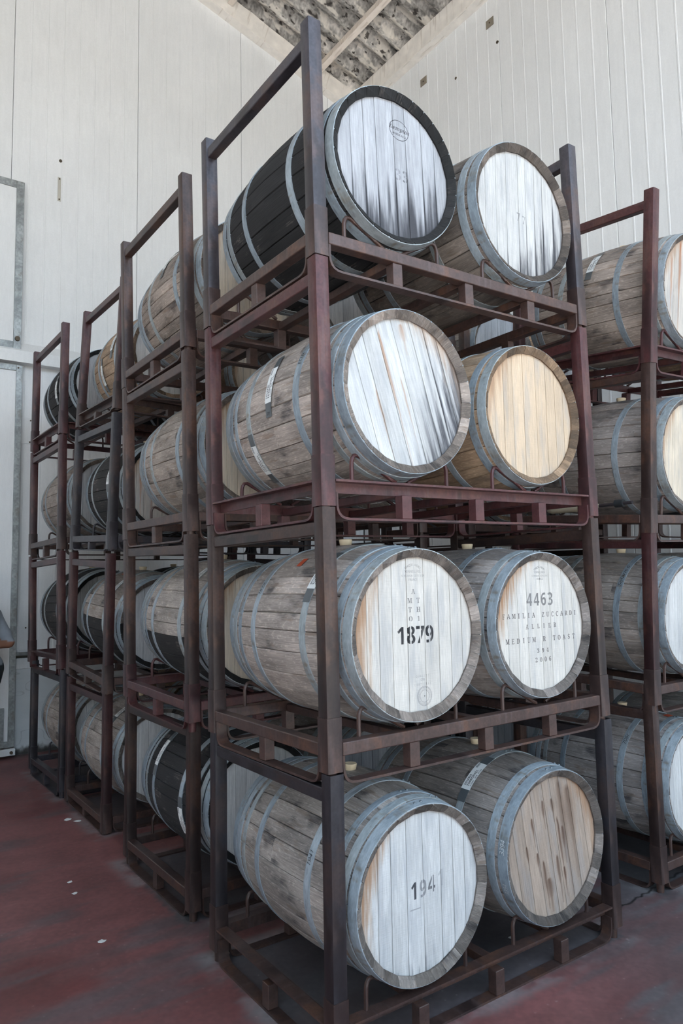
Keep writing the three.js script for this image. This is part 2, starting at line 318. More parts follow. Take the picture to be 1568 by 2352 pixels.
// small fixings on the walls
function strip(name, label, cat, w, h, x, y, z, ry, m, screws) {
  const g = base(name, x, y, z); g.rotation.y = ry; tag(g, label, cat); part('plate', rbox(w, h, 0.005, 0, 0, 0.0055, 0.0015), m, g);
  for (const [sx, sy] of screws) { const s = part('screw', disc(0.008, 0.005, 10), screwMat, g); s.position.set(sx, sy, 0.0105); }
  return g;
}
strip('cover_plate', 'small white cover plate screwed to the wall below the door ledge', 'plate', 0.13, 0.27, 0.135, 3.245, ZB, 0, wallMats[1], [[0.045, 0.11], [0.04, -0.115]]);
strip('cover_plate', 'small white cover plate screwed to the wall just above the plaster plinth', 'plate', 0.11, 0.24, 0.14, 1.14, ZB, 0, wallMats[1], [[0.035, 0.1]]);
strip('mending_strap', 'narrow upright metal strap high beside the upper hatch', 'bracket', 0.032, 0.27, 0.42, 5.93, ZB, 0, mat(col(196, 190, 178), 0.5, 0.3), [[0, 0.115], [0, -0.115]]);
strip('joint_clip', 'small grey metal clip on the ribbed side wall nearer the gate', 'bracket', 0.115, 0.1, XR, 7.947, -3.117, -Math.PI / 2, mat(col(150, 140, 126), 0.5, 0.4), [[0, 0]]);
strip('joint_clip', 'small grey metal clip on the ribbed side wall nearer the corner', 'bracket', 0.115, 0.1, XR, 7.92, -4.247, -Math.PI / 2, mat(col(150, 140, 126), 0.5, 0.4), [[0, 0]]);
for (const [x, y, z, ry, where] of [[0.429, 6.256, ZB + 0.001, 0, 'above the metal strap'], [2.25, 6.227, ZB + 0.001, 0, 'on the back wall above the long row'], [XR - 0.001, 7.62, -3.681, -Math.PI / 2, 'between the two clips'], [XR - 0.001, 7.65, -3.019, -Math.PI / 2, 'below the clip nearer the gate']]) {
  const s = part('panel_screw', disc(0.016, 0.014, 12), screwMat, scene); s.position.set(x, y, z); s.rotation.y = ry; tag(s, 'rusty panel screw head ' + where, 'screw');
}

// ---------------------------------------------------------------- barrels
const BL = 0.475, RE = 0.318, RBG = 0.358, ST = 0.029;   // half length, end radius, bilge radius, stave thickness
const barrelR = (z) => { const t = Math.abs(z) / BL; return RBG - (RBG - RE) * Math.pow(t, 1.9); };
function staveGeo(a0, a1, uo, vo) {
  const n = 12, gap = 0.0008, ch = 0.003, rings = [];
  for (let i = 0; i <= n; i++) {
    const z = -BL + 2 * BL * i / n, r = barrelR(z), g = gap / r, c = ch / r, am = (a0 + a1) / 2;
    const ri = r - ST;
    const iz = i === 0 ? 0.021 : i === n ? -0.021 : 0;   // the chime is bevelled inwards
    rings.push({ z, iz, p: [[ri, a0], [r - 0.0045, a0 + g], [r, a0 + g + c], [r + 0.0004, am], [r, a1 - g - c], [r - 0.0045, a1 - g], [ri, a1]] });
  }
  const v = [], uv = [], vc = [], eg = rnd() < 0.2 ? rr(0.6, 0.8) : rr(0.3, 0.56);   // end grain is darker than the faces, each stave its own
  const P = (ring, k) => { const [r, a] = ring.p[k]; return [r * Math.cos(a), r * Math.sin(a), ring.z + (k === 0 || k === 6 ? ring.iz : 0)]; };
  const U = (ring, k) => [ring.z + uo, ring.p[k][1] * 0.33 * 2 + vo];
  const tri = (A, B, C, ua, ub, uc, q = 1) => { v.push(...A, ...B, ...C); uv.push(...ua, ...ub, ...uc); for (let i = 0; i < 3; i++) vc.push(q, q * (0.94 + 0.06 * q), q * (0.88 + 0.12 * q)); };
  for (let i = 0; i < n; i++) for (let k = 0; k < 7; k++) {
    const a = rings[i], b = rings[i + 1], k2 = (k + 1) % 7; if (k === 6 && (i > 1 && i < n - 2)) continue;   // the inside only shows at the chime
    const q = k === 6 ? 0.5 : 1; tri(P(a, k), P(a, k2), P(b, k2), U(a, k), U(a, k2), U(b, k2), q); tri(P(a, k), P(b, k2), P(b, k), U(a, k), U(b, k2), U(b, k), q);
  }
  for (const [ring, flip] of [[rings[0], true], [rings[n], false]]) for (let k = 1; k < 6; k++) {
    const e = (q) => { const [r, a] = ring.p[q]; return [r * 1.7 + uo, a * 0.66 + vo]; };
    if (flip) tri(P(ring, 0), P(ring, k + 1), P(ring, k), e(0), e(k + 1), e(k), eg); else tri(P(ring, 0), P(ring, k), P(ring, k + 1), e(0), e(k), e(k + 1), eg);
  }
  const g = new THREE.BufferGeometry(); g.setAttribute('position', new THREE.Float32BufferAttribute(v, 3)); g.setAttribute('uv', new THREE.Float32BufferAttribute(uv, 2)); g.setAttribute('color', new THREE.Float32BufferAttribute(vc, 3));
  return toCreasedNormals(g, 0.5);
}
const LAYOUTS = [0, 1, 2].map(() => {
  const w = Array.from({ length: 27 }, () => rr(0.62, 1.35)), sum = w.reduce((a, b) => a + b), out = []; let a = rr(0, 0.2);
  for (const q of w) { const b = a + q / sum * Math.PI * 2; out.push({ a0: a, a1: b, geo: staveGeo(a, b, rnd(), rnd()), tone: [0, 1, 1, 1, 2, 2][Math.floor(rnd() * 6)], r: rnd() }); a = b; }
  return out;
});
function ringGeo(prof, n = 72) {   // closed section [r, z] swept round z; u round, v across
  const v = [], uv = [], m = prof.length;
  const P = (i, k) => { const a = i / n * Math.PI * 2, [r, z] = prof[k % m]; return [r * Math.cos(a), r * Math.sin(a), z]; };
  for (let i = 0; i < n; i++) for (let k = 0; k < m - 1; k++) {
    const A = P(i, k), B = P(i + 1, k), C = P(i + 1, k + 1), D = P(i, k + 1), u0 = i / n, u1 = (i + 1) / n, v0 = k / (m - 1), v1 = (k + 1) / (m - 1);
    v.push(...A, ...B, ...C, ...A, ...C, ...D); uv.push(u0, v0, u1, v0, u1, v1, u0, v0, u1, v1, u0, v1);
  }
  const g = new THREE.BufferGeometry(); g.setAttribute('position', new THREE.Float32BufferAttribute(v, 3)); g.setAttribute('uv', new THREE.Float32BufferAttribute(uv, 2));
  return toCreasedNormals(g, 0.6);
}
const HOOPS = { six: [[0.004, 0.05], [0.066, 0.104], [0.262, 0.298]], eight: [[0.004, 0.048], [0.06, 0.094], [0.122, 0.15], [0.262, 0.298]] };   // from the chime: start, end
const hoopGeos = new Map();
function hoopGeo(a, b, s) {
  const key = a + '/' + s; if (hoopGeos.has(key)) return hoopGeos.get(key);
  const z0 = s * (BL - b), z1 = s * (BL - a), lo = Math.min(z0, z1), hi = Math.max(z0, z1), t = 0.0028, prof = [];
  prof.push([barrelR(lo) - 0.003, lo]); for (let i = 0; i <= 3; i++) { const z = lerp(lo, hi, i / 3); prof.push([barrelR(z) + t + 0.0006, z]); } prof.push([barrelR(hi) - 0.003, hi]);
  const g = ringGeo(prof); hoopGeos.set(key, g); return g;
}
const rivetGeo = new THREE.SphereGeometry(0.0065, 8, 5, 0, Math.PI * 2, 0, Math.PI / 2);
const bungGeo = new THREE.LatheGeometry([[0.001, 0], [0.022, 0], [0.029, 0.034], [0.027, 0.037], [0.016, 0.037], [0.013, 0.033], [0.001, 0.033]].map(([x, y]) => new THREE.Vector2(x, y)), 20);
// heads: boards clipped to the circle, one mesh each
const HR = RE - ST + 0.004, HEADZ = BL - 0.031;
const HEADS = [0, 1, 2, 3].map((q) => {
  const n = 8 + (q & 1), w = Array.from({ length: n }, () => rr(0.75, 1.25)), sum = w.reduce((a, b) => a + b), edges = [-HR]; let x = -HR;
  for (const k of w) { x += k / sum * 2 * HR; edges.push(Math.min(x, HR)); }
  const boards = [];
  for (let i = 0; i < n; i++) {
    const x0 = edges[i] + 0.0011, x1 = edges[i + 1] - 0.0011, s = new THREE.Shape(), N = 7, top = [], bot = [];
    for (let j = 0; j <= N; j++) { const xx = lerp(x0, x1, j / N), y = Math.sqrt(Math.max(1e-6, HR * HR - xx * xx)); top.push([xx, y]); bot.unshift([xx, -y]); }
    [...bot.reverse(), ...top.reverse()].forEach(([a, b], j) => j ? s.lineTo(a, b) : s.moveTo(a, b)); s.closePath();
    const g = new THREE.ExtrudeGeometry(s, { depth: 0.02, bevelEnabled: true, bevelSize: 0.0012, bevelThickness: 0.0012, bevelOffset: -0.0012, bevelSegments: 1 });
    g.translate(0, 0, -0.02 + 0.0008 * (rnd() - 0.5));
    const p = g.attributes.position, uv = g.attributes.uv; for (let k = 0; k < p.count; k++) uv.setXY(k, (p.getX(k) + 0.29) / 0.58, (p.getY(k) + 0.29) / 0.58);
    boards.push(g);
  }
  return { edges, boards };
});
const backHeadGeo = (() => { const g = new THREE.CylinderGeometry(HR, HR, 0.02, 40); g.rotateX(Math.PI / 2); return g; })();
// head textures; o: base colour, streak, mould, stain and ink
function headTexture(q, o, draw) {
  const S = o.size ?? 1024, edges = HEADS[q].edges, ink = draw ? inkCanvas(S, S, draw).getContext('2d').getImageData(0, 0, S, S).data : null, sd = o.seed ?? 1;
  const tone = edges.map((_, i) => (vn(i * 7.3 + sd * 3.1, 4.4) - 0.5));
  const [br, bg, bb] = o.base, ma = (o.mouldDir ?? -90) * Math.PI / 180;
  return texture(S, S, (u, v, c) => {
    const x = (u - 0.5) * 0.58, y = (v - 0.5) * 0.58; let k = 0; while (k < edges.length - 2 && x > edges[k + 1]) k++;
    const off = k * 13.7 + sd * 29, gr = fbm(u * 150 + off, v * 7 + off, 3), fi = fbm(u * 420, v * 30 + off, 2), pa = fbm(u * 5 + off * 0.3, v * 3 + sd, 4);
    const jd = Math.min(Math.abs(x - edges[k]), Math.abs(edges[k + 1] - x));
    let l = 1 + (o.grain ?? 0.16) * (gr - 0.5) + 0.1 * (fi - 0.5) + 0.14 * (pa - 0.5) + (o.tone ?? 0.12) * tone[k];
    let r = br * l, g = bg * l, b = bb * l;
    // grey weathering that runs with the grain
    const wz = smooth(0.45, 0.8, fbm(u * 20 + off, v * 3 + sd * 7, 4) + (o.weather ?? 0)) * 0.5; r = lerp(r, 150, wz * 0.6); g = lerp(g, 152, wz * 0.6); b = lerp(b, 158, wz * 0.6);
    // mould: dark, streaky, thickest along joints
    const along = (x * Math.cos(ma) + y * Math.sin(ma)) / HR, rad = Math.hypot(x, y) / HR;
    const streak = fbm(u * 34 + off, v * 2.6 + sd, 4), jn = smooth(0.009, 0, jd);
    const mm = smooth(0.3, 0.8, along * (o.mouldReach ?? 0.5) + (streak - 0.5) * 0.75 + (fi - 0.5) * 0.12 + (gr - 0.5) * 0.12 + (o.mould ?? -0.4) + jn * (o.joint ?? 0.05));
    r = lerp(r, 46, mm * 0.85); g = lerp(g, 46, mm * 0.85); b = lerp(b, 50, mm * 0.84);
    // wine and iron stain from the rim
    if (o.stain) { const sa = o.stainDir * Math.PI / 180, e = (x * Math.cos(sa) + y * Math.sin(sa)) / HR, st = smooth(0.72, 1.12, e * 0.75 + rad * 0.35 + 0.35 * (fbm(u * 70 + off, v * 6, 3) - 0.5)) * o.stain; r = lerp(r, 156, st); g = lerp(g, 112, st); b = lerp(b, 78, st); }
    for (const [sx, sy, len, wdt, dk] of o.runs ?? []) {   // rust runs below nails and knots
      const dy = (sy - y) / len, dx = (x - sx + 0.004 * (vn(y * 30, sx * 90) - 0.5)) / (wdt * (0.3 + 0.9 * Math.sin(Math.PI * clamp(dy * 1.5 + 0.12)) + 0.25)), s = dy > -0.06 && dy < 1 ? Math.exp(-dx * dx * 1.6) * (dy < 0 ? 1 + dy / 0.06 : 1 - dy * 0.75) * (0.65 + 0.7 * (gr - 0.3)) : 0, t = clamp(s) * dk;
      const cr = o.runColor ?? [128, 68, 34]; r = lerp(r, cr[0], t); g = lerp(g, cr[1], t); b = lerp(b, cr[2], t);
    }
    if (ink) { const ix = Math.min(S - 1, u * S | 0), iy = Math.min(S - 1, (1 - v) * S | 0), q4 = (iy * S + ix) * 4, al = ink[q4 + 3] / 255; if (al > 0.01) { const wear = clamp(0.62 + 1.5 * (gr - 0.45) + 0.5 * (fi - 0.5)), t = al * clamp(wear + 0.25, 0, 1); r = lerp(r, ink[q4], t); g = lerp(g, ink[q4 + 1], t); b = lerp(b, ink[q4 + 2], t); } }
    c[0] = r; c[1] = g; c[2] = b;
  });
}
// lettering with stencil bridges
function ctext(g, s, x, y, px, font, alpha, colr = '28,26,30', sp = 0, sx = 1) {
  g.save(); g.translate(x, y); g.scale(sx, 1); g.font = font.replace('#', Math.round(px)); g.fillStyle = `rgba(${colr},${alpha})`; g.textAlign = 'center'; g.textBaseline = 'middle';
  if (!sp) g.fillText(s, 0, 0); else { const n = s.length; for (let i = 0; i < n; i++) g.fillText(s[i], (i - (n - 1) / 2) * sp, 0); } g.restore();
}
const SANS = 'bold #px sans-serif', SER = 'bold #px serif', REG = '#px sans-serif';
function arcText(g, s, cx, cy, r, px, a0, a1, alpha, inward = false) {
  g.save(); g.font = `${px}px sans-serif`; g.fillStyle = `rgba(40,36,36,${alpha})`; g.textAlign = 'center'; g.textBaseline = 'middle';
  for (let i = 0; i < s.length; i++) { const a = lerp(a0, a1, s.length > 1 ? i / (s.length - 1) : 0.5) * Math.PI / 180; g.save(); g.translate(cx + r * Math.cos(a), cy + r * Math.sin(a)); g.rotate(a + (inward ? -Math.PI / 2 : Math.PI / 2)); g.fillText(s[i], 0, 0); g.restore(); }
  g.restore();
}
function bridges(g, xs, y, h, w = 7) { g.save(); g.globalCompositeOperation = 'destination-out'; g.fillStyle = '#000'; for (const x of xs) g.fillRect(x - w / 2, y - h / 2, w, h); g.restore(); }
function cooper(g, cx, cy, k, al) { arcText(g, 'FRANÇOIS FRÈRES', cx, cy + 92 * k, 104 * k, 22 * k, -128, -52, al); ctext(g, 'TONNELLERIE', cx, cy + 32 * k, 23 * k, REG, al); ctext(g, "ST ROMAIN  CÔTE D'OR", cx, cy + 60 * k, 19 * k, REG, al); ctext(g, 'FRANCE', cx, cy + 87 * k, 23 * k, REG, al); }
const headMats = {};
const hm = (t, c = [0.9, 0.885, 0.87]) => new THREE.MeshStandardMaterial({ map: t, color: new THREE.Color(...c), roughness: 0.8, bumpMap: grainBump, bumpScale: 0.0006 });
const WHITE = [206, 206, 210], CREAM = [210, 203, 195], TANB = [208, 184, 158];
headMats.oval = hm(headTexture(0, { base: [170, 171, 176], mould: 0.18, mouldReach: 0.6, mouldDir: -80, tone: 0.14, grain: 0.22, weather: 0.05, joint: 0.3, seed: 3 }, (g) => {
  g.save(); g.translate(575, 205); g.rotate(0.06); g.strokeStyle = 'rgba(38,36,40,0.75)'; g.lineWidth = 5; g.beginPath(); g.ellipse(0, 0, 88, 74, 0, 0, 7); g.stroke(); ctext(g, 'Demptos', 2, -10, 42, 'italic bold #px serif', 0.75); ctext(g, 'BORDEAUX', 2, 34, 22, SER, 0.75); g.restore();
  ctext(g, '3', 545, 545, 118, SANS, 0.22, '40,40,44', 0, 0.8); ctext(g, '3', 612, 548, 118, SANS, 0.5, '40,40,44', 0, 0.8); bridges(g, [545, 612], 548, 130, 9);
}));
headMats.seventy = hm(headTexture(1, { base: [194, 192, 190], mould: 0.08, mouldReach: 0.55, mouldDir: -45, tone: 0.1, grain: 0.18, joint: 0.22, seed: 5 }, (g) => { ctext(g, '7', 478, 540, 96, SANS, 0.4, '60,60,66', 0, 0.8); ctext(g, '7', 540, 552, 96, SANS, 0.36, '60,60,66', 0, 0.8); bridges(g, [478, 545], 552, 120, 8); }));
headMats.diagonal = hm(headTexture(2, { base: [204, 203, 202], mould: 0.1, mouldReach: 0.55, mouldDir: -28, tone: 0.16, grain: 0.16, weather: 0.06, joint: 0.12, seed: 8, stain: 0.45, stainDir: 30, runs: [[-0.062, 0.235, 0.52, 0.006, 0.75], [-0.145, 0.03, 0.3, 0.005, 0.55], [0.055, 0.26, 0.12, 0.012, 0.5], [-0.012, 0.05, 0.3, 0.004, 0.5]], runColor: [150, 92, 54] }));
headMats.plain = hm(headTexture(3, { base: TANB, mould: -0.75, tone: 0.1, grain: 0.12, seed: 11, stain: 0.55, stainDir: 150 }));
headMats.stencil1879 = hm(headTexture(3, { base: CREAM, mould: -0.78, tone: 0.06, grain: 0.12, seed: 14, stain: 0.8, stainDir: 172 }, (g) => {
  cooper(g, 500, 66, 1.0, 0.42);
  ctext(g, 'A', 498, 232, 46, SER, 0.55); ctext(g, 'M', 466, 292, 46, SER, 0.55); ctext(g, 'T', 540, 292, 46, SER, 0.5); ctext(g, 'T', 466, 352, 46, SER, 0.55); ctext(g, 'H', 540, 352, 46, SER, 0.5); ctext(g, 'O', 470, 412, 46, SER, 0.5); ctext(g, '1', 540, 412, 46, SER, 0.5);
  ctext(g, '1879', 510, 520, 158, SANS, 0.95, '22,21,24', 86, 0.95); bridges(g, [466, 552, 632], 520, 190, 10);
  ctext(g, 'QUALITÉ', 560, 792, 20, REG, 0.35, '40,36,36', 18); ctext(g, 'CTB', 560, 818, 22, REG, 0.5); ctext(g, 'CERTIFIÉE', 560, 846, 20, REG, 0.35, '40,36,36', 17);
  g.strokeStyle = 'rgba(60,56,62,0.42)'; g.lineWidth = 3; for (const r of [64, 58, 40]) { g.beginPath(); g.arc(572, 926, r, 0, 7); g.stroke(); } arcText(g, 'TONNELLERIE FRANÇAISE MERRAIN', 572, 926, 49, 12, -200, 140, 0.5); g.fillStyle = 'rgba(30,30,30,0.8)'; g.beginPath(); g.arc(572, 926, 4, 0, 7); g.fill();
}));
headMats.stencil4463 = hm(headTexture(0, { base: CREAM, mould: -0.8, tone: 0.06, grain: 0.13, seed: 17, stain: 0.9, stainDir: 150 }, (g) => {
  cooper(g, 520, 74, 0.95, 0.62); ctext(g, '4463', 512, 318, 138, SANS, 0.55, '48,46,50', 92, 0.9); bridges(g, [420, 512, 604], 318, 170, 9);
  ctext(g, 'FAMILIA ZUCCARDI', 512, 440, 52, SER, 0.72, '44,38,38', 62, 0.92); ctext(g, 'ALLIER', 512, 528, 50, SER, 0.72, '44,38,38', 74, 0.9);
  ctext(g, 'MEDIUM R TOAST', 512, 630, 54, SER, 0.78, '44,38,38', 66, 0.92); ctext(g, '394', 520, 718, 48, SER, 0.8, '44,38,38', 56); ctext(g, '2006', 520, 790, 50, SER, 0.8, '44,38,38', 54);
}));
headMats.stencil1941 = hm(headTexture(2, { base: [208, 206, 204], mould: -0.14, mouldReach: 0.5, tone: 0.06, grain: 0.16, seed: 21, stain: 0.85, stainDir: 165 }, (g) => {
  ctext(g, '1', 452, 500, 150, SANS, 0.85, '40,40,46', 0, 0.8); ctext(g, '9', 528, 500, 150, SANS, 0.45, '50,50,56', 0, 0.8); ctext(g, '4', 604, 490, 150, SANS, 0.7, '44,44,50', 0, 0.8); ctext(g, '1', 690, 470, 150, SANS, 0.18, '60,60,66', 0, 0.8); bridges(g, [528, 612], 500, 170, 10);
  g.fillStyle = 'rgba(70,68,70,0.3)'; g.fillRect(412, 610, 92, 8);
}));
headMats.stained = hm(headTexture(1, { base: [166, 147, 132], mould: -0.85, tone: 0.22, grain: 0.22, weather: 0.02, seed: 25, stain: 0.6, stainDir: 20, runs: [[-0.165, 0.05, 0.1, 0.006, 0.95], [-0.11, 0.15, 0.12, 0.006, 0.95], [-0.105, 0.0, 0.1, 0.006, 0.9], [-0.03, 0.2, 0.12, 0.007, 0.95], [0.03, 0.19, 0.1, 0.008, 0.95], [0.05, 0.09, 0.34, 0.006, 0.85], [-0.075, -0.05, 0.2, 0.007, 0.95], [0.015, -0.06, 0.2, 0.008, 0.95], [0.09, 0.24, 0.5, 0.018, 0.6], [0.14, 0.2, 0.4, 0.022, 0.65], [0.075, 0.05, 0.16, 0.009, 0.9], [-0.055, -0.13, 0.14, 0.016, 0.8], [0.05, -0.12, 0.1, 0.006, 0.9]], runColor: [66, 40, 26] }));
headMats.pale = hm(headTexture(0, { base: [206, 204, 202], mould: -0.25, tone: 0.14, seed: 31, size: 512 }));
headMats.grey = hm(headTexture(1, { base: [186, 186, 188], mould: -0.12, mouldDir: -70, tone: 0.16, seed: 35, size: 512 }));
headMats.warm = hm(headTexture(2, { base: [204, 190, 172], mould: -0.75, tone: 0.12, seed: 39, size: 512, stain: 0.6, stainDir: 160 }));
headMats.rusty = hm(headTexture(3, { base: [192, 184, 176], mould: -0.4, tone: 0.1, seed: 43, size: 512, stain: 0.5, stainDir: 140, runs: [[-0.12, 0.24, 0.5, 0.012, 0.9], [-0.2, 0.14, 0.4, 0.008, 0.7], [-0.04, 0.2, 0.3, 0.006, 0.6]], runColor: [156, 92, 56] }));
headMats.sooty = hm(headTexture(0, { base: [150, 148, 146], mould: 0.15, mouldDir: -80, tone: 0.2, grain: 0.3, seed: 47, size: 512 }));

// curved patch lying on the barrel: stickers and writing; turned so that it reads up the near side
function patchGeo(z, ang, arc, w, lift = 0.0045) {
  const n = 10, v = [], uv = [], r = barrelR(z) + lift, half = arc / 2 / r;
  for (let i = 0; i < n; i++) {
    const t0 = i / n, t1 = (i + 1) / n, a0 = ang + half - 2 * half * t0, a1 = ang + half - 2 * half * t1;
    const q = (a, dz) => { const rr2 = barrelR(z + dz) + lift; return [rr2 * Math.cos(a), rr2 * Math.sin(a), z + dz]; };
    const A = q(a0, w / 2), B = q(a0, -w / 2), C = q(a1, -w / 2), D = q(a1, w / 2);
    v.push(...A, ...D, ...C, ...A, ...C, ...B); uv.push(t0, 0, t1, 0, t1, 1, t0, 0, t1, 1, t0, 1);
  }
  const g = new THREE.BufferGeometry(); g.setAttribute('position', new THREE.Float32BufferAttribute(v, 3)); g.setAttribute('uv', new THREE.Float32BufferAttribute(uv, 2));
  g.computeVertexNormals(); return g;
}
function canvasTex(c) { const t = new THREE.CanvasTexture(c); t.colorSpace = THREE.SRGBColorSpace; t.anisotropy = 4; return t; }
const stickerMat = new THREE.MeshStandardMaterial({ roughness: 0.6, side: THREE.DoubleSide, map: canvasTex(inkCanvas(640, 200, (g, w, h) => {
  g.fillStyle = '#e6e6e4'; g.fillRect(0, 0, w, h); ctext(g, 'SOLERIA', 200, 48, 62, SANS, 1, '30,30,34'); ctext(g, 'TORRONTÉS', 262, 112, 66, SANS, 1, '30,30,34'); ctext(g, 'E:11567    2018    01:453', 290, 170, 38, SANS, 1, '44,44,48');
  g.fillStyle = '#35383a'; for (let i = 0; i < 14; i++) g.fillRect(500 + i * 9, 18, 3 + (i * 7) % 5, 46);
})) });
const tapeMat = mat(col(86, 90, 92), 0.35);
const orangeMat = mat(col(196, 84, 50), 0.7);
const inkMats = {};
function writing(s, colr = '30,32,40', font = 'italic #px sans-serif') {
  return inkMats[s + colr] ??= new THREE.MeshStandardMaterial({ roughness: 0.7, transparent: true, side: THREE.DoubleSide, map: canvasTex(inkCanvas(256, 72, (g, w, h) => ctext(g, s, w / 2, h / 2, 62, font, 0.9, colr))) });
}
const BARRELS = [];
const D2R = Math.PI / 180;
// o: staves, tint, hoops, head, headTilt, layout, darkBelow, stickers, marks
function makeBarrel(o, x, y, z, label) {
  const g = base('wine_barrel', x, y, z); tag(g, label, 'barrel', 'oak barrels lying on the steel racks');
  g.rotation.y = o.yaw ?? 0;
  const lay = LAYOUTS[o.layout ?? 0], spin = o.spin ?? 0;
  for (const s of lay) {
    const am = (s.a0 + s.a1) / 2 + spin, deg = ((am / D2R) % 360 + 360) % 360, low = o.black && deg > o.black[0] && deg < o.black[1];   // some barrels have a run of black-stained staves with a sharp edge
    const m = part('stave', s.geo, staveMat(low ? 'dark' : o.staves, s.tone, o.tint ?? [1, 1, 1]), g); m.rotation.z = spin;
  }
  let hi = 0;
  for (const [a, b] of HOOPS[o.hoops ?? 'six']) for (const s of [1, -1]) {
    const h = part('hoop', hoopGeo(a, b, s), hoopMats[(hi + (o.layout ?? 0)) % 3], g); h.rotation.z = 0.7 * hi + (o.layout ?? 0); hi++;
    if (s > 0 || o.rivets) for (const k of [0, 1]) {
      const zz = s * (BL - (a + b) / 2), an = (62 + 9 * hi + 5.5 * k) % 40 + 58, r = barrelR(zz) + 0.003;
      const rv = part('rivet', rivetGeo, rivetMat, h); rv.rotation.z = 0; const aa = an * D2R - h.rotation.z; rv.position.set(r * Math.cos(aa), r * Math.sin(aa), zz); rv.rotation.z = aa - Math.PI / 2;
    }
  }
  const hd = HEADS[o.headLayout], tilt = (o.headTilt ?? 0) * D2R;
  for (const bg of hd.boards) { const m = part('head_board', bg, headMats[o.head], g); m.position.z = HEADZ; m.rotation.z = tilt; }
  part('back_head', backHeadGeo, headMats.grey, g).position.z = -HEADZ;
  const bm = part('bung', bungGeo, bungMat, g); bm.position.set(0, RBG - 0.012, o.bungZ ?? 0.0); 
  for (const [zz, ang, len = 0.15] of o.stickers ?? []) {
    const t = part('tape', patchGeo(zz, ang * D2R, len * 1.75, 0.045, 0.0052), tapeMat, g); const s = part('sticker', patchGeo(zz, ang * D2R, len, 0.05, 0.0062), stickerMat, g);
    s.userData.label = 'white printed sticker reading SOLERIA TORRONTÉS'; t.userData.label = 'dark grey tape under the sticker';
  }
  for (const [text, zz, ang, len, w = 0.032, colr] of o.marks ?? []) { const m = part('writing', patchGeo(zz, ang * D2R, len, w, 0.0056), writing(text, colr), g); m.userData.label = 'handwritten ' + text + ' on the hoop'; }
  for (const [zz, ang] of o.orange ?? []) part('orange_tag', patchGeo(zz, ang * D2R, 0.05, 0.035, 0.004), orangeMat, g).userData.label = 'small orange paper tag';
  BARRELS.push(g); return g;
}

// ---------------------------------------------------------------- racks
const RW = 1.622, RD = 0.982, PITCH = 0.95, PT = 0.06;
const tubeCache = {};
function squareTube(len, a = PT, wall = 0.004) {   // upright hollow tube with rounded corners
  const r = 0.007, s = new THREE.Shape(), h = a / 2;
  s.moveTo(-h + r, -h); s.lineTo(h - r, -h); s.quadraticCurveTo(h, -h, h, -h + r); s.lineTo(h, h - r); s.quadraticCurveTo(h, h, h - r, h); s.lineTo(-h + r, h); s.quadraticCurveTo(-h, h, -h, h - r); s.lineTo(-h, -h + r); s.quadraticCurveTo(-h, -h, -h + r, -h);
  const o = new THREE.Path(), i = h - wall; o.moveTo(-i, -i); o.lineTo(-i, i); o.lineTo(i, i); o.lineTo(i, -i); o.closePath(); s.holes.push(o);
  const g = new THREE.ExtrudeGeometry(s, { depth: len, bevelEnabled: false, curveSegments: 2 }); g.rotateX(-Math.PI / 2); return metricUV(toCreasedNormals(g, 0.9), 1, rnd(), rnd());
}
function runnerGeo(len, drop, w = 0.05, t = 0.009) {   // flat bar bent up at both ends; x along, y up, centred on z
  const h = len / 2, R = 0.06, top = 0.103, s = new THREE.Shape();
  s.moveTo(-h, top); s.lineTo(-h, drop + R); s.quadraticCurveTo(-h, drop, -h + R, drop); s.lineTo(h - R, drop); s.quadraticCurveTo(h, drop, h, drop + R); s.lineTo(h, top);
  s.lineTo(h - t, top); s.lineTo(h - t, drop + R); s.quadraticCurveTo(h - t, drop + t, h - R, drop + t); s.lineTo(-h + R, drop + t); s.quadraticCurveTo(-h + t, drop + t, -h + t, drop + R); s.lineTo(-h + t, top); s.closePath();
  const g = new THREE.ExtrudeGeometry(s, { depth: w, bevelEnabled: false, curveSegments: 5 }); g.translate(0, 0, -w / 2); return metricUV(toCreasedNormals(g, 0.6), 1, rnd(), rnd());
}
function angleGeo(len, w = 0.05, hgt = 0.046, t = 0.007) {   // L section: flange on top, web set back; x along, web at -z side
  const s = new THREE.Shape(); s.moveTo(w / 2, 0); s.lineTo(w / 2, t); s.lineTo(-w / 2, t); s.lineTo(-w / 2, -hgt + t); s.lineTo(-w / 2 + t, -hgt + t); s.lineTo(-w / 2 + t, 0); s.closePath();
  const g = new THREE.ExtrudeGeometry(s, { depth: len, bevelEnabled: true, bevelSize: 0.0008, bevelThickness: 0.0008, bevelSegments: 1 }); g.translate(0, 0, -len / 2); g.rotateY(-Math.PI / 2); return metricUV(toCreasedNormals(g, 0.6), 1, rnd(), rnd());
}
const rodR = 0.0085;
function rodGeo(s) {   // cradle rod: up from the rail, bent, then sloping down towards the barrel's middle
  const pts = [[0.245, -0.004], [0.245, 0.04], [0.243, 0.078], [0.232, 0.098], [0.214, 0.1], [0.185, 0.085], [0.12, 0.052], [0.04, 0.008], [0.03, 0.003]].map(([x, y]) => new THREE.Vector3(s * x, y, 0));
  const g = new THREE.TubeGeometry(new THREE.CatmullRomCurve3(pts, false, 'catmullrom', 0.4), 22, rodR, 7).toNonIndexed(); g.computeVertexNormals(); return metricUV(toCreasedNormals(g, 1.2), 1);
}
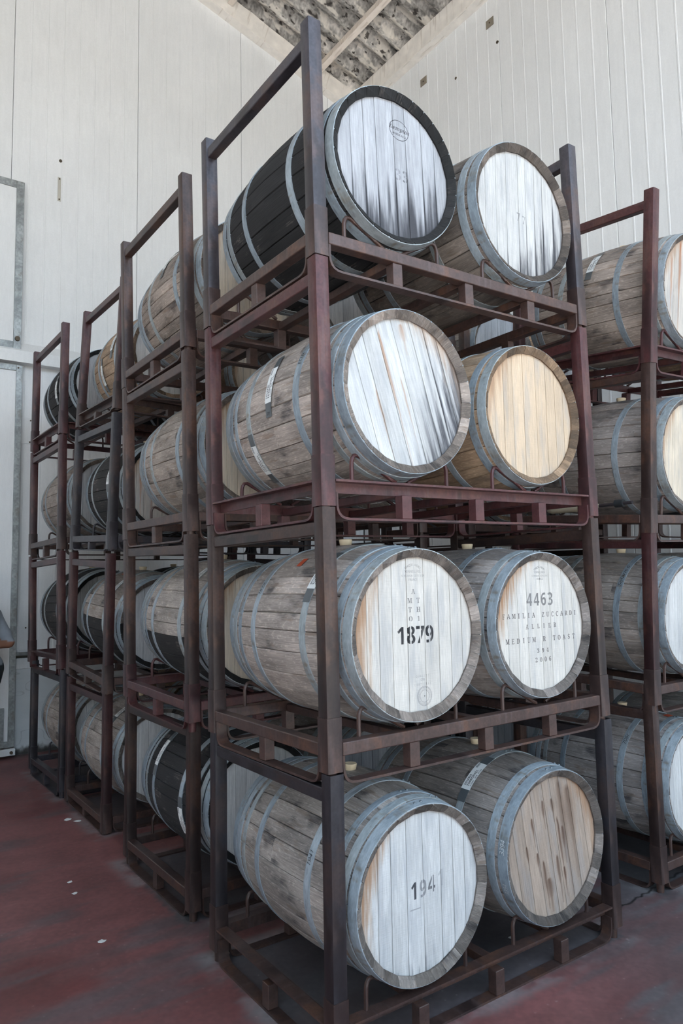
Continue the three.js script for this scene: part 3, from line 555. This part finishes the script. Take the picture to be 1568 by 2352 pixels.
const RG = {
  corner: squareTube(0.19, 0.066, 0.004), upright: squareTube(0.752), pin: (() => { const g = new THREE.CylinderGeometry(0.021, 0.019, 0.062, 14).toNonIndexed(); return metricUV(g); })(),
  railX: rbox(RW - 0.132, 0.048, 0.05, 0, 0, 0, 0.005), railZ: rbox(0.05, 0.048, RD - 0.132, 0, 0, 0, 0.005), angleX: angleGeo(RW - 0.132), angleZ: (() => { const g = angleGeo(RD - 0.132); g.rotateY(Math.PI / 2); return g; })(),
  runX: runnerGeo(RW - 0.134, 0), runXs: runnerGeo(RW - 0.134, 0.04), runZ: (() => { const g = runnerGeo(RD - 0.134, 0); g.rotateY(Math.PI / 2); return g; })(), runZs: (() => { const g = runnerGeo(RD - 0.134, 0.04); g.rotateY(Math.PI / 2); return g; })(),
  spacer: rbox(0.05, 0.094, 0.046, 0, 0.056, 0, 0.004), spacerS: rbox(0.05, 0.054, 0.046, 0, 0.076, 0, 0.004), cross: rbox(0.045, 0.036, RD - 0.11, 0, 0.116, 0, 0.004), bar: rbox(0.046, 0.05, RD - 0.118, 0, 0, 0, 0.005), rodL: rodGeo(-1), rodR: rodGeo(1),
};
const BO = -0.016, BX = 0.383;   // barrels lie this far either side of the rack's middle
function makeRack(label, o) {
  const g = base('barrel_rack'); tag(g, label, 'rack', 'steel barrel racks stacked four high');
  const mb = steel(o.frame[0], o.frame[1]), mu = steel(o.post[0], o.post[1]), hx = RW / 2 - 0.03, hz = RD / 2 - 0.03, sh = o.shallow;
  for (const sx of [-1, 1]) for (const sz of [1, -1]) {
    part('corner_socket', RG.corner, mb, g).position.set(sx * hx, 0.05, sz * hz);
    part('upright', RG.upright, mu, g).position.set(sx * hx, 0.2405, sz * hz);
    const pin = part('foot_pin', RG.pin, mb, g); pin.position.set(sx * hx, sh ? 0.072 : 0.0312, sz * hz);
  }
  for (const sz of [1, -1]) {
    const rail = part('front_rail', o.angle ? RG.angleX : RG.railX, mb, g); rail.name = sz > 0 ? 'front_rail' : 'back_rail';
    rail.position.set(0, o.angle ? 0.143 : 0.126, sz * (hz + 0.004)); if (o.angle && sz < 0) rail.rotation.y = Math.PI;
    part('runner', sh ? RG.runXs : RG.runX, mb, g).position.set(0, 0, sz * hz);
    for (const x of [-0.405, 0, 0.405]) part('spacer', sh ? RG.spacerS : RG.spacer, mb, g).position.set(x, 0, sz * (hz + (o.angle ? 0.004 : 0)));
    for (const bx of [-BX, BX]) { part('cradle_rod', RG.rodL, mb, g).position.set(bx + BO, 0.153, sz * (hz - 0.012)); part('cradle_rod', RG.rodR, mb, g).position.set(bx + BO, 0.153, sz * (hz - 0.012)); }
  }
  for (const sx of [-1, 1]) {
    const rail = part('side_rail', o.angle ? RG.angleZ : RG.railZ, mb, g); rail.position.set(sx * (hx + 0.004), o.angle ? 0.143 : 0.126, 0); if (o.angle && sx < 0) rail.rotation.y = Math.PI;
    part('runner', sh ? RG.runZs : RG.runZ, mb, g).position.set(sx * hx, 0, 0);
    const sp = part('spacer', sh ? RG.spacerS : RG.spacer, mb, g); sp.rotation.y = Math.PI / 2; sp.position.set(sx * hx, 0, 0);
    part('side_bar', RG.bar, mu, g).position.set(sx * hx, 0.915, 0);
  }
  for (const x of [-0.405, 0, 0.405]) part('cross_member', RG.cross, mb, g).position.set(x, 0, 0);
  return g;
}
// stacks: the corner of the lowest rack, and how the stack leans as it rises (x0, x1, x2, z0, z1, z2, turn, drop)
const STACKS = {
  A: { c: [-0.0072, 0.0008, -0.0027, 0.006, -0.0085, 0.001], r: 0, name: 'long row end stack' },
  B: { c: [0.0543, -0.021, 0.0005, -1.3357, 0.0427, -0.0079], r: 0.0044, name: 'long row second stack' },
  C: { c: [0.095, -0.0299, 0.0103, -2.8617, 0.0579, -0.0029], r: -0.0037, drop: 0.04, name: 'long row third stack' },
  D: { c: [0.0754, -0.0239, 0.0048, -3.904, -0.0266, 0.003], r: 0.0207, name: 'long row rear stack' },
  E: { c: [2.1671, 0.0103, -0.0076, -0.1288, -0.0022, 0.0162], r: 0, name: 'short row end stack' },
  F: { c: [2.2, 0.004, -0.001, -1.5, 0.004, 0.002], r: 0.006, name: 'short row rear stack' },
};
const TIER = ['bottom', 'second', 'third', 'top'];
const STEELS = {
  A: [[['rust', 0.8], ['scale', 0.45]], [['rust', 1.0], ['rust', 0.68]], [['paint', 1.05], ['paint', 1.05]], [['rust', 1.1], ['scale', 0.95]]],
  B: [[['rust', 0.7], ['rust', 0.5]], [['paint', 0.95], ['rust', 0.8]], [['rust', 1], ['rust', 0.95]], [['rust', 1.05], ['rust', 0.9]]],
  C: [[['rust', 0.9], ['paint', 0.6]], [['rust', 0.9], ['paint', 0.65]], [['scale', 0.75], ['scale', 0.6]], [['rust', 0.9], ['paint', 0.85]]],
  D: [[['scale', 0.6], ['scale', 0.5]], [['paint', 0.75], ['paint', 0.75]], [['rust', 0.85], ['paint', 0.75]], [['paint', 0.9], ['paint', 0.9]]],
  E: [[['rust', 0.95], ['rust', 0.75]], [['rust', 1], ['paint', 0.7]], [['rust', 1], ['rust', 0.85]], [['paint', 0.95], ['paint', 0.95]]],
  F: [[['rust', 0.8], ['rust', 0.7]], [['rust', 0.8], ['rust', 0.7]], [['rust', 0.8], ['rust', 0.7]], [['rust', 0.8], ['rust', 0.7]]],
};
const ANGLE = new Set(['A0', 'A2', 'C3', 'D1', 'D3', 'E3']);
const LOOK = { rust: 'rusty brown', paint: 'dark red', scale: 'blue-black' };
// what lies on each rack: aisle-side barrel, then inner-side barrel
const STK = (a) => [0.195, a];
const SPEC = {
  A: [
    [{ d: 'grey oak barrel with faded stencil 1941', staves: 'grey', tint: [0.8, 0.79, 0.78], hoops: 'eight', head: 'stencil1941', headLayout: 2, layout: 0, dz: 0.035, marks: [['1941', 0.195, 160, 0.11]] },
      { d: 'brown-streaked oak barrel with chalked 3394 hoop', staves: 'grey', tint: [0.72, 0.7, 0.69], head: 'stained', headLayout: 1, layout: 1, headTilt: 9, stickers: [[0.195, 128]], marks: [['3394', BL - 0.027, 170, 0.11, 0.034, '214,216,216'], ['3394', BL - 0.027, 200, 0.09, 0.03, '214,216,216']] }],
    [{ d: 'pale oak barrel boldly stencilled 1879', staves: 'grey', tint: [1.08, 1.04, 1.02], hoops: 'eight', head: 'stencil1879', headLayout: 3, layout: 2, dz: 0.05, scale: 1.02, stickers: [[0.195, 138]], marks: [['1879', -0.195, 150, 0.11]], orange: [[0.0, 128]] },
      { d: 'oak barrel stencilled 4463 and FAMILIA ZUCCARDI', staves: 'grey', tint: [0.82, 0.81, 0.82], head: 'stencil4463', headLayout: 0, layout: 0, marks: [['4463', 0.195, 112, 0.12]] }],
    [{ d: 'grey oak barrel with slanting weathered head boards', staves: 'grey', tint: [1.16, 1.11, 1.08], hoops: 'eight', head: 'diagonal', headLayout: 2, headTilt: 17, layout: 1, dz: 0.045, scale: 1.025, stickers: [[-0.0, 166, 0.16], [-0.195, 214, 0.14]], marks: [['78', 0.0, 186, 0.06], ['ECUX', 0.195, 155, 0.1]] },
      { d: 'tan oak barrel with clean unmarked head', staves: 'tan', tint: [1.0, 1.0, 1.0], head: 'plain', headLayout: 3, layout: 2 }],
    [{ d: 'sooty black oak barrel with oval cooper stamp', staves: 'dark', tint: [0.9, 0.9, 0.92], head: 'oval', headLayout: 0, layout: 2, headTilt: 2, dz: 0.03, scale: 1.01 },
      { d: 'dark oak barrel with faint stencil 77', staves: 'grey', tint: [0.58, 0.54, 0.51], head: 'seventy', headLayout: 1, layout: 1, headTilt: -1, scale: 1.025 }],
  ],
  B: [
    [{ d: 'black-staved oak barrel with two white stickers', staves: 'dark', tint: [0.95, 0.95, 1.0], hoops: 'eight', head: 'pale', headLayout: 0, layout: 0, stickers: [[-0.195, 148], [0.195, 196]] }, { d: 'dull grey oak barrel', staves: 'grey', tint: [0.89, 0.89, 0.89], head: 'grey', headLayout: 1, layout: 1 }],
    [{ d: 'pale oak barrel with several black-stained staves', staves: 'grey', tint: [1.1, 1.08, 1.06], hoops: 'eight', head: 'warm', headLayout: 2, layout: 2, black: [192, 285], stickers: [[0.195, 128]] }, { d: 'dull brown oak barrel', staves: 'tan', tint: [0.89, 0.89, 0.89], head: 'warm', headLayout: 3, layout: 0 }],
    [{ d: 'pinkish grey oak barrel with many hoops', staves: 'grey', tint: [1.08, 1.02, 0.97], hoops: 'eight', head: 'warm', headLayout: 3, layout: 1 }, { d: 'plain grey oak barrel', staves: 'grey', tint: [0.91, 0.91, 0.91], head: 'pale', headLayout: 0, layout: 2 }],
    [{ d: 'weathered brown-grey oak barrel with a sticker', staves: 'grey', tint: [0.98, 0.9, 0.84], hoops: 'six', head: 'warm', headLayout: 1, layout: 0, stickers: [[0.0, 146]] }, { d: 'weathered oak barrel with pale head', staves: 'grey', tint: [0.94, 0.92, 0.89], head: 'pale', headLayout: 2, layout: 1 }],
  ],
  C: [
    [{ d: 'dull grey oak barrel with a sticker', staves: 'grey', tint: [0.91, 0.89, 0.88], head: 'pale', headLayout: 1, layout: 2, stickers: [[0.195, 122]] }, { d: 'smooth grey oak barrel', staves: 'grey', tint: [0.89, 0.89, 0.89], head: 'grey', headLayout: 0, layout: 0 }],
    [{ d: 'oak barrel with black-stained staves and sticker', staves: 'grey', tint: [0.93, 0.9, 0.88], head: 'grey', headLayout: 2, layout: 1, black: [184, 290], stickers: [[0.195, 132]], orange: [[0.0, 112]] }, { d: 'dark oak barrel', staves: 'dark', head: 'sooty', headLayout: 3, layout: 2 }],
    [{ d: 'mottled dark oak barrel with a sticker', staves: 'dark', tint: [1.3, 1.25, 1.2], head: 'rusty', headLayout: 3, layout: 0, stickers: [[0.195, 165]] }, { d: 'grey oak barrel', staves: 'grey', tint: [0.9, 0.9, 0.9], head: 'grey', headLayout: 1, layout: 1 }],
    [{ d: 'pale tan oak barrel with a black smudge', staves: 'tan', tint: [1.04, 1.06, 1.1], head: 'pale', headLayout: 0, layout: 2, stickers: [[0.12, 160], [-0.1, 195]] }, { d: 'weathered tan oak barrel', staves: 'tan', tint: [0.92, 0.92, 0.92], head: 'warm', headLayout: 2, layout: 0 }],
  ],
  D: [
    [{ d: 'plain grey oak barrel', staves: 'grey', tint: [0.91, 0.88, 0.86], head: 'pale', headLayout: 2, layout: 1 }, { d: 'plain brown oak barrel', staves: 'tan', tint: [0.87, 0.87, 0.87], head: 'grey', headLayout: 3, layout: 2 }],
    [{ d: 'soot-stained oak barrel with a sticker', staves: 'dark', tint: [1.2, 1.15, 1.1], head: 'sooty', headLayout: 1, layout: 0, stickers: [[0.195, 132]] }, { d: 'soot-stained oak barrel', staves: 'dark', head: 'sooty', headLayout: 0, layout: 1 }],
    [{ d: 'dark brown-grey oak barrel', staves: 'grey', tint: [0.9, 0.85, 0.82], head: 'grey', headLayout: 0, layout: 2 }, { d: 'dark grey oak barrel', staves: 'grey', tint: [0.86, 0.86, 0.86], head: 'grey', headLayout: 2, layout: 0 }],
    [{ d: 'jet black oak barrel with a sticker', staves: 'dark', tint: [0.88, 0.88, 0.9], head: 'grey', headLayout: 3, layout: 1, stickers: [[0.1, 180]] }, { d: 'black oak barrel', staves: 'dark', tint: [0.91, 0.91, 0.91], head: 'grey', headLayout: 1, layout: 2 }],
  ],
  E: [
    [{ d: 'blue-grey oak barrel marked 706 on its hoop', staves: 'grey', tint: [0.87, 0.87, 0.9], hoops: 'eight', head: 'pale', headLayout: 2, layout: 0, marks: [['706r', 0.195, 140, 0.14]], orange: [[0.3, 90]] }, { d: 'grey oak barrel', staves: 'grey', tint: [0.91, 0.91, 0.91], head: 'pale', headLayout: 1, layout: 1 }],
    [{ d: 'grey oak barrel with pencilled hoops', staves: 'grey', tint: [0.94, 0.91, 0.89], hoops: 'eight', head: 'pale', headLayout: 1, layout: 1, marks: [['122', -0.195, 122, 0.08], ['122', -0.195, 176, 0.07], ['Solaris 6', 0.195, 140, 0.17]] }, { d: 'pale oak barrel', staves: 'grey', tint: [0.95, 0.93, 0.9], head: 'warm', headLayout: 3, layout: 2 }],
    [{ d: 'dark grey oak barrel with scratched chalk', staves: 'grey', tint: [0.86, 0.83, 0.83], head: 'warm', headLayout: 3, layout: 2, marks: [['6 9', 0.0, 158, 0.07], ['Q8', 0.0, 118, 0.08]] }, { d: 'dark oak barrel', staves: 'dark', head: 'grey', headLayout: 0, layout: 0 }],
    [{ d: 'brown-grey oak barrel marked 116 with a sticker', staves: 'grey', tint: [0.98, 0.91, 0.86], head: 'rusty', headLayout: 3, layout: 0, stickers: [[0.0, 145, 0.14]], marks: [['116', 0.0, 171, 0.07]] }, { d: 'brown oak barrel', staves: 'tan', tint: [0.91, 0.91, 0.91], head: 'pale', headLayout: 0, layout: 1 }],
  ],
  F: [0, 1, 2, 3].map((k) => [{ d: ['plain black', 'plain grey', 'plain brown', 'plain pale'][k] + ' oak barrel', staves: ['dark', 'grey', 'tan', 'grey'][k], tint: [0.91, 0.9, 0.88], head: 'grey', headLayout: k, layout: k % 3 }, { d: ['sooty', 'dull', 'dusty', 'faded'][k] + ' oak barrel', staves: ['grey', 'dark', 'grey', 'tan'][k], tint: [0.9, 0.9, 0.9], head: 'grey', headLayout: 3 - k, layout: (k + 1) % 3 }]),
};
for (const key of Object.keys(STACKS)) {
  const st = STACKS[key], c = st.c, drop = st.drop ?? 0;
  for (let k = 0; k < 4; k++) {
    const y = PITCH * k, px = c[0] + c[1] * y + c[2] * y * y, pz = c[3] + c[4] * y + c[5] * y * y, lx = c[1] + 2 * c[2] * (y + 0.4), lz = c[4] + 2 * c[5] * (y + 0.4);
    const [frame, post] = STEELS[key][k];
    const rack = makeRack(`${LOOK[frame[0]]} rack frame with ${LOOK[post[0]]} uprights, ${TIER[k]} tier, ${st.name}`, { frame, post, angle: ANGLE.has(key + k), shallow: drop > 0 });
    // the rack's front-left post edge stands at (px, pz); the group's origin is the middle of its foot
    const off = new THREE.Vector3(RW / 2, 0, -RD / 2).applyAxisAngle(new THREE.Vector3(0, 1, 0), st.r);
    rack.position.set(px + off.x, y - drop, pz + off.z); rack.rotation.order = 'YXZ'; rack.rotation.set(k ? Math.atan(lz) : 0, st.r, k ? -Math.atan(lx) : 0);
    rack.updateMatrixWorld();
    SPEC[key][k].forEach((o, i) => {
      const p = new THREE.Vector3((i ? BX : -BX) + BO, 0.5045 + 0.348 * ((o.scale ?? 1) - 1), o.dz ?? 0.03).applyMatrix4(rack.matrixWorld);
      const side = i ? 'inner side' : 'aisle side';
      o.spin ??= (key.charCodeAt(0) * 0.37 + k * 1.3 + i * 0.7) % 1.6;
      const b = makeBarrel({ ...o, yaw: st.r }, p.x, p.y, p.z, `${o.d}, ${TIER[k]} tier ${side}, ${st.name}`);
      b.rotation.order = 'YXZ'; b.rotation.x = rack.rotation.x; b.scale.setScalar(o.scale ?? 1);
    });
  }
}

// ---------------------------------------------------------------- loose things
{   // a rag-wrapped pole left on the side rail of the short row's third tier
  const st = STACKS.E.c, y = PITCH * 2, x = st[0] + st[1] * y + st[2] * y * y + 0.03, z = st[3] + st[4] * y + st[5] * y * y;
  const g = base('wrapped_pole', x, y + 0.174, z - 0.5); tag(g, 'pole with a dirty beige rag wrap lying on a side rail of the short row', 'pole');
  const prof = []; for (let i = 0; i <= 24; i++) prof.push(new THREE.Vector2(i === 0 || i === 24 ? 0.006 : 0.02 + 0.0035 * vn(i * 0.9, 3) - (i < 3 ? 0.006 * (3 - i) : i > 21 ? 0.006 * (i - 21) : 0), -0.22 + 0.4 * i / 24));
  const wr = new THREE.LatheGeometry(prof, 16); wr.rotateX(Math.PI / 2); const wm = mat(col(168, 156, 136), 0.95); part('rag_wrap', wr, wm, g);
  const rod = new THREE.CylinderGeometry(0.01, 0.01, 0.66, 12); rod.rotateX(Math.PI / 2); rod.translate(0, 0, 0.05); part('pole', rod, steel('scale', 0.6), g);
  const cap = new THREE.CylinderGeometry(0.021, 0.023, 0.05, 18); cap.rotateX(Math.PI / 2); cap.translate(0, 0.002, 0.3); part('end_cap', cap, mat(col(40, 42, 44), 0.6), g);
}
{   // flakes of plaster and lint on the floor
  const fm = mat(col(206, 204, 200), 0.95);
  const spots = [[0.0, -3.36, 0.035, 'beside the third stack of the long row'], [0.05, -3.28, 0.03, 'at the foot of the third stack of the long row'], [-0.344, -1.431, 0.02, 'alone on the open red floor'], [-0.284, -2.227, 0.016, 'on the red floor level with the second stack'], [-0.302, -2.055, 0.018, 'on the red floor before the second stack'], [1.553, -0.212, 0.016, 'inside the outer end rack by its right post'], [1.612, -0.282, 0.012, 'under the right side rail of the outer end rack'], [1.369, -0.297, 0.02, 'inside the outer end rack below the brown barrel'], [1.9, -0.6, 0.03, 'between the two rows of racks'], [1.2, -0.3, 0.014, 'on the dusty floor inside the outer end rack'], [-0.55, -0.35, 0.01, 'on the open floor before the outer end stack'], [1.95, 0.12, 0.01, 'on the floor before the gap between the rows']];
  for (const [x, z, r, where] of spots) {
    const v = [], id = [], n = 9; v.push(0, r * 0.22, 0); for (let i = 0; i < n; i++) { const a = i / n * 6.283, q = r * rr(0.45, 1.15); v.push(q * Math.cos(a), 0.0005 + r * 0.1 * rnd(), q * Math.sin(a)); } for (let i = 0; i < n; i++) { const a = i / n * 6.283, q = r * 0.7; v.push(q * Math.cos(a), 0, q * Math.sin(a)); }
    for (let i = 0; i < n; i++) { const j = (i + 1) % n; id.push(0, 1 + j, 1 + i, 1 + i, 1 + j, 1 + n + i, 1 + j, 1 + n + j, 1 + n + i); }
    const g = new THREE.BufferGeometry(); g.setAttribute('position', new THREE.Float32BufferAttribute(v, 3)); g.setIndex(id); g.computeVertexNormals();
    const m = part('plaster_flake', g, fm, scene); m.position.set(x, 0.0004, z); tag(m, 'white plaster flake ' + where, 'debris', 'white flakes on the floor');
  }
}
// ---------------------------------------------------------------- the person by the sliding door
{
  const V = (x, y, z) => new THREE.Vector3(x, y, z);
  const caps = [];   // tapered capsules [a, b, ra, rb]
  const cap = (a, b, ra, rb) => caps.push([a, b, ra, rb]);
  const sd = (p, [a, b, ra, rb]) => { const bx = b.x - a.x, by = b.y - a.y, bz = b.z - a.z, px = p.x - a.x, py = p.y - a.y, pz = p.z - a.z, h = clamp((px * bx + py * by + pz * bz) / (bx * bx + by * by + bz * bz + 1e-9)); return Math.hypot(px - bx * h, py - by * h, pz - bz * h) - lerp(ra, rb, h); };
  function mesh(list, cx, cy, cz, size, res, k) {
    const mc = new MarchingCubes(res, new THREE.MeshBasicMaterial(), false, false, 200000); mc.isolation = 0; const p = V(0, 0, 0), half = size / 2;
    for (let z = 0; z < res; z++) for (let y = 0; y < res; y++) for (let x = 0; x < res; x++) {
      p.set(cx + ((x - res / 2) / (res / 2)) * half, cy + ((y - res / 2) / (res / 2)) * half, cz + ((z - res / 2) / (res / 2)) * half);
      let s = 1; for (const c of list) { const q = sd(p, c); if (q < s + k) { const h = clamp(0.5 + 0.5 * (s - q) / k); s = lerp(s, q, h) - k * h * (1 - h); } }
      mc.field[x + y * res + z * res * res] = -s;
    }
    mc.update(); const n = mc.count, pos = new Float32Array(n * 3), nor = new Float32Array(n * 3);
    for (let i = 0; i < n; i++) { pos[3 * i] = cx + mc.positionArray[3 * i] * half; pos[3 * i + 1] = cy + mc.positionArray[3 * i + 1] * half; pos[3 * i + 2] = cz + mc.positionArray[3 * i + 2] * half; nor[3 * i] = mc.normalArray[3 * i]; nor[3 * i + 1] = mc.normalArray[3 * i + 1]; nor[3 * i + 2] = mc.normalArray[3 * i + 2]; }
    const g = new THREE.BufferGeometry(); g.setAttribute('position', new THREE.BufferAttribute(pos, 3)); g.setAttribute('normal', new THREE.BufferAttribute(nor, 3)); return g;
  }
  // torso, legs
  cap(V(0, 1.53, -0.015), V(0, 1.44, -0.02), 0.058, 0.07); cap(V(-0.15, 1.43, -0.02), V(0.15, 1.43, -0.02), 0.075, 0.075); cap(V(-0.07, 1.34, 0.015), V(0.07, 1.34, 0.015), 0.125, 0.125); cap(V(-0.06, 1.12, 0.01), V(0.06, 1.12, 0.01), 0.118, 0.118); cap(V(-0.075, 0.97, -0.03), V(0.075, 0.97, -0.03), 0.125, 0.125);
  for (const s of [-1, 1]) {
    cap(V(s * 0.085, 0.93, -0.06), V(s * 0.1, 0.84, -0.04), 0.1, 0.095); cap(V(s * 0.1, 0.9, -0.01), V(s * 0.11, 0.5, 0.01), 0.098, 0.066); cap(V(s * 0.11, 0.5, 0.005), V(s * 0.115, 0.34, -0.035), 0.064, 0.062); cap(V(s * 0.115, 0.34, -0.03), V(s * 0.115, 0.1, -0.03), 0.062, 0.05);
    cap(V(s * 0.115, 0.055, -0.06), V(s * 0.13, 0.042, 0.13), 0.052, 0.04);
    cap(V(s * 0.185, 1.42, -0.02), V(s * 0.235, 1.24, -0.1), 0.068, 0.06); cap(V(s * 0.235, 1.24, -0.1), V(s * 0.245, 1.17, -0.135), 0.054, 0.046); cap(V(s * 0.245, 1.165, -0.135), V(s * 0.2, 1.145, 0.0), 0.047, 0.043); cap(V(s * 0.2, 1.145, 0.0), V(s * 0.13, 1.16, 0.13), 0.042, 0.03);
  }
  const body = mesh(caps, 0, 0.8, 0, 1.76, 124, 0.03);
  // head with face
  const hl = []; const hc = (a, b, ra, rb) => hl.push([a, b, ra, rb]);
  hc(V(0, 1.685, -0.025), V(0, 1.66, 0.02), 0.085, 0.078); hc(V(0, 1.62, 0.03), V(0, 1.585, 0.055), 0.062, 0.034); hc(V(0, 1.66, 0.092), V(0, 1.628, 0.112), 0.01, 0.016); hc(V(-0.024, 1.588, 0.086), V(0.024, 1.588, 0.086), 0.009, 0.009); hc(V(-0.024, 1.577, 0.083), V(0.024, 1.577, 0.083), 0.01, 0.01);
  for (const s of [-1, 1]) { hc(V(s * 0.015, 1.683, 0.087), V(s * 0.05, 1.683, 0.07), 0.012, 0.011); hc(V(s * 0.082, 1.665, -0.005), V(s * 0.086, 1.63, 0.0), 0.014, 0.01); hc(V(s * 0.032, 1.662, 0.08), V(s * 0.034, 1.662, 0.08), 0.0125, 0.0125); hc(V(s * 0.045, 1.63, 0.055), V(s * 0.05, 1.625, 0.05), 0.028, 0.028); }
  hc(V(0, 1.6, -0.02), V(0, 1.5, -0.02), 0.058, 0.058);
  const head = mesh(hl, 0, 1.62, 0.01, 0.34, 76, 0.014);
  // hands: palm, four fingers and a thumb, closed loosely in front of the belt
  const hands = [];
  for (const s of [-1, 1]) {
    const L = [], w = V(s * 0.13, 1.16, 0.13), f = V(-s * 0.45, 0.12, 0.88).normalize(), up = V(0, 1, 0), sidev = new THREE.Vector3().crossVectors(f, up).normalize();
    const at = (a, b, c) => w.clone().addScaledVector(f, a).addScaledVector(up, b).addScaledVector(sidev, c);
    L.push([at(-0.02, 0, 0), at(0.02, 0, 0), 0.027, 0.026]);
    for (let i = 0; i < 4; i++) {
      const b = 0.027 - 0.018 * i, len = [0.07, 0.078, 0.073, 0.058][i], k0 = at(0.085, b, 0), k1 = at(0.085 + len * 0.42, b, s * 0.018), k2 = at(0.085 + len * 0.6, b, s * 0.044), k3 = at(0.085 + len * 0.5, b, s * 0.064);
      L.push([at(0.01, b * 0.7, 0), k0, 0.013, 0.0105], [k0, k1, 0.0098, 0.009], [k1, k2, 0.0088, 0.0082], [k2, k3, 0.0082, 0.0072]);
    }
    L.push([at(0.015, 0.02, s * 0.008), at(0.05, 0.05, s * 0.022), 0.014, 0.011], [at(0.05, 0.05, s * 0.022), at(0.085, 0.055, s * 0.034), 0.0105, 0.0085]);
    hands.push(mesh(L, w.x + f.x * 0.06, w.y, w.z + f.z * 0.06, 0.26, 72, 0.006));
  }
  const all = mergeGeometries([body, head, ...hands]), p = all.attributes.position, cc = new Float32Array(p.count * 3), c = new THREE.Color();
  const skin = col(150, 104, 82), shoe = col(60, 56, 54), trousers = col(42, 46, 48), shirt = col(150, 154, 160), lip = col(134, 78, 66), eye = col(30, 24, 22);
  for (let i = 0; i < p.count; i++) {
    const x = p.getX(i), y = p.getY(i), z = p.getZ(i);
    if (y < 0.085) c.copy(shoe); else if (y < 1.0 + 0.02 * Math.sin(x * 30)) c.copy(trousers);
    else if ((Math.abs(x) < 0.165 && y < 1.475 - 0.35 * Math.max(0, z) && !(z > 0.125 && y > 1.1 && y < 1.22)) || (y > 1.195 + 0.25 * (z + 0.1) && y < 1.52 && Math.abs(x) > 0.1)) { c.copy(shirt).multiplyScalar(0.94 + 0.12 * vn(x * 60, y * 60 + z * 40)); } else c.copy(skin);
    if (z > 0.075 && Math.abs(y - 1.5825) < 0.012 && Math.abs(x) < 0.028) c.copy(lip); if (z > 0.085 && Math.hypot(Math.abs(x) - 0.033, y - 1.662) < 0.007) c.copy(eye);
    cc[3 * i] = c.r; cc[3 * i + 1] = c.g; cc[3 * i + 2] = c.b;
  }
  all.setAttribute('color', new THREE.BufferAttribute(cc, 3));
  const person = base('person', -0.322, 0, -5.07); person.scale.setScalar(0.98); person.rotation.y = Math.atan2(-0.817, -0.577); tag(person, 'person in grey T-shirt and dark trousers with bent arms by the sliding door', 'person');
  part('body', all, new THREE.MeshStandardMaterial({ vertexColors: true, roughness: 0.8 }), person);
  const hairL = [[V(0, 1.70, -0.035), V(0, 1.69, -0.01), 0.092, 0.088], [V(0, 1.64, -0.07), V(0, 1.585, -0.066), 0.055, 0.032], [V(-0.05, 1.68, -0.02), V(0.05, 1.68, -0.02), 0.05, 0.05], [V(0, 1.6, -0.1), V(0, 1.52, -0.12), 0.05, 0.028]];
  part('hair', mesh(hairL, 0, 1.64, -0.03, 0.32, 60, 0.02), mat(col(26, 23, 22), 0.7), person);
}
renderer.render(scene, camera);
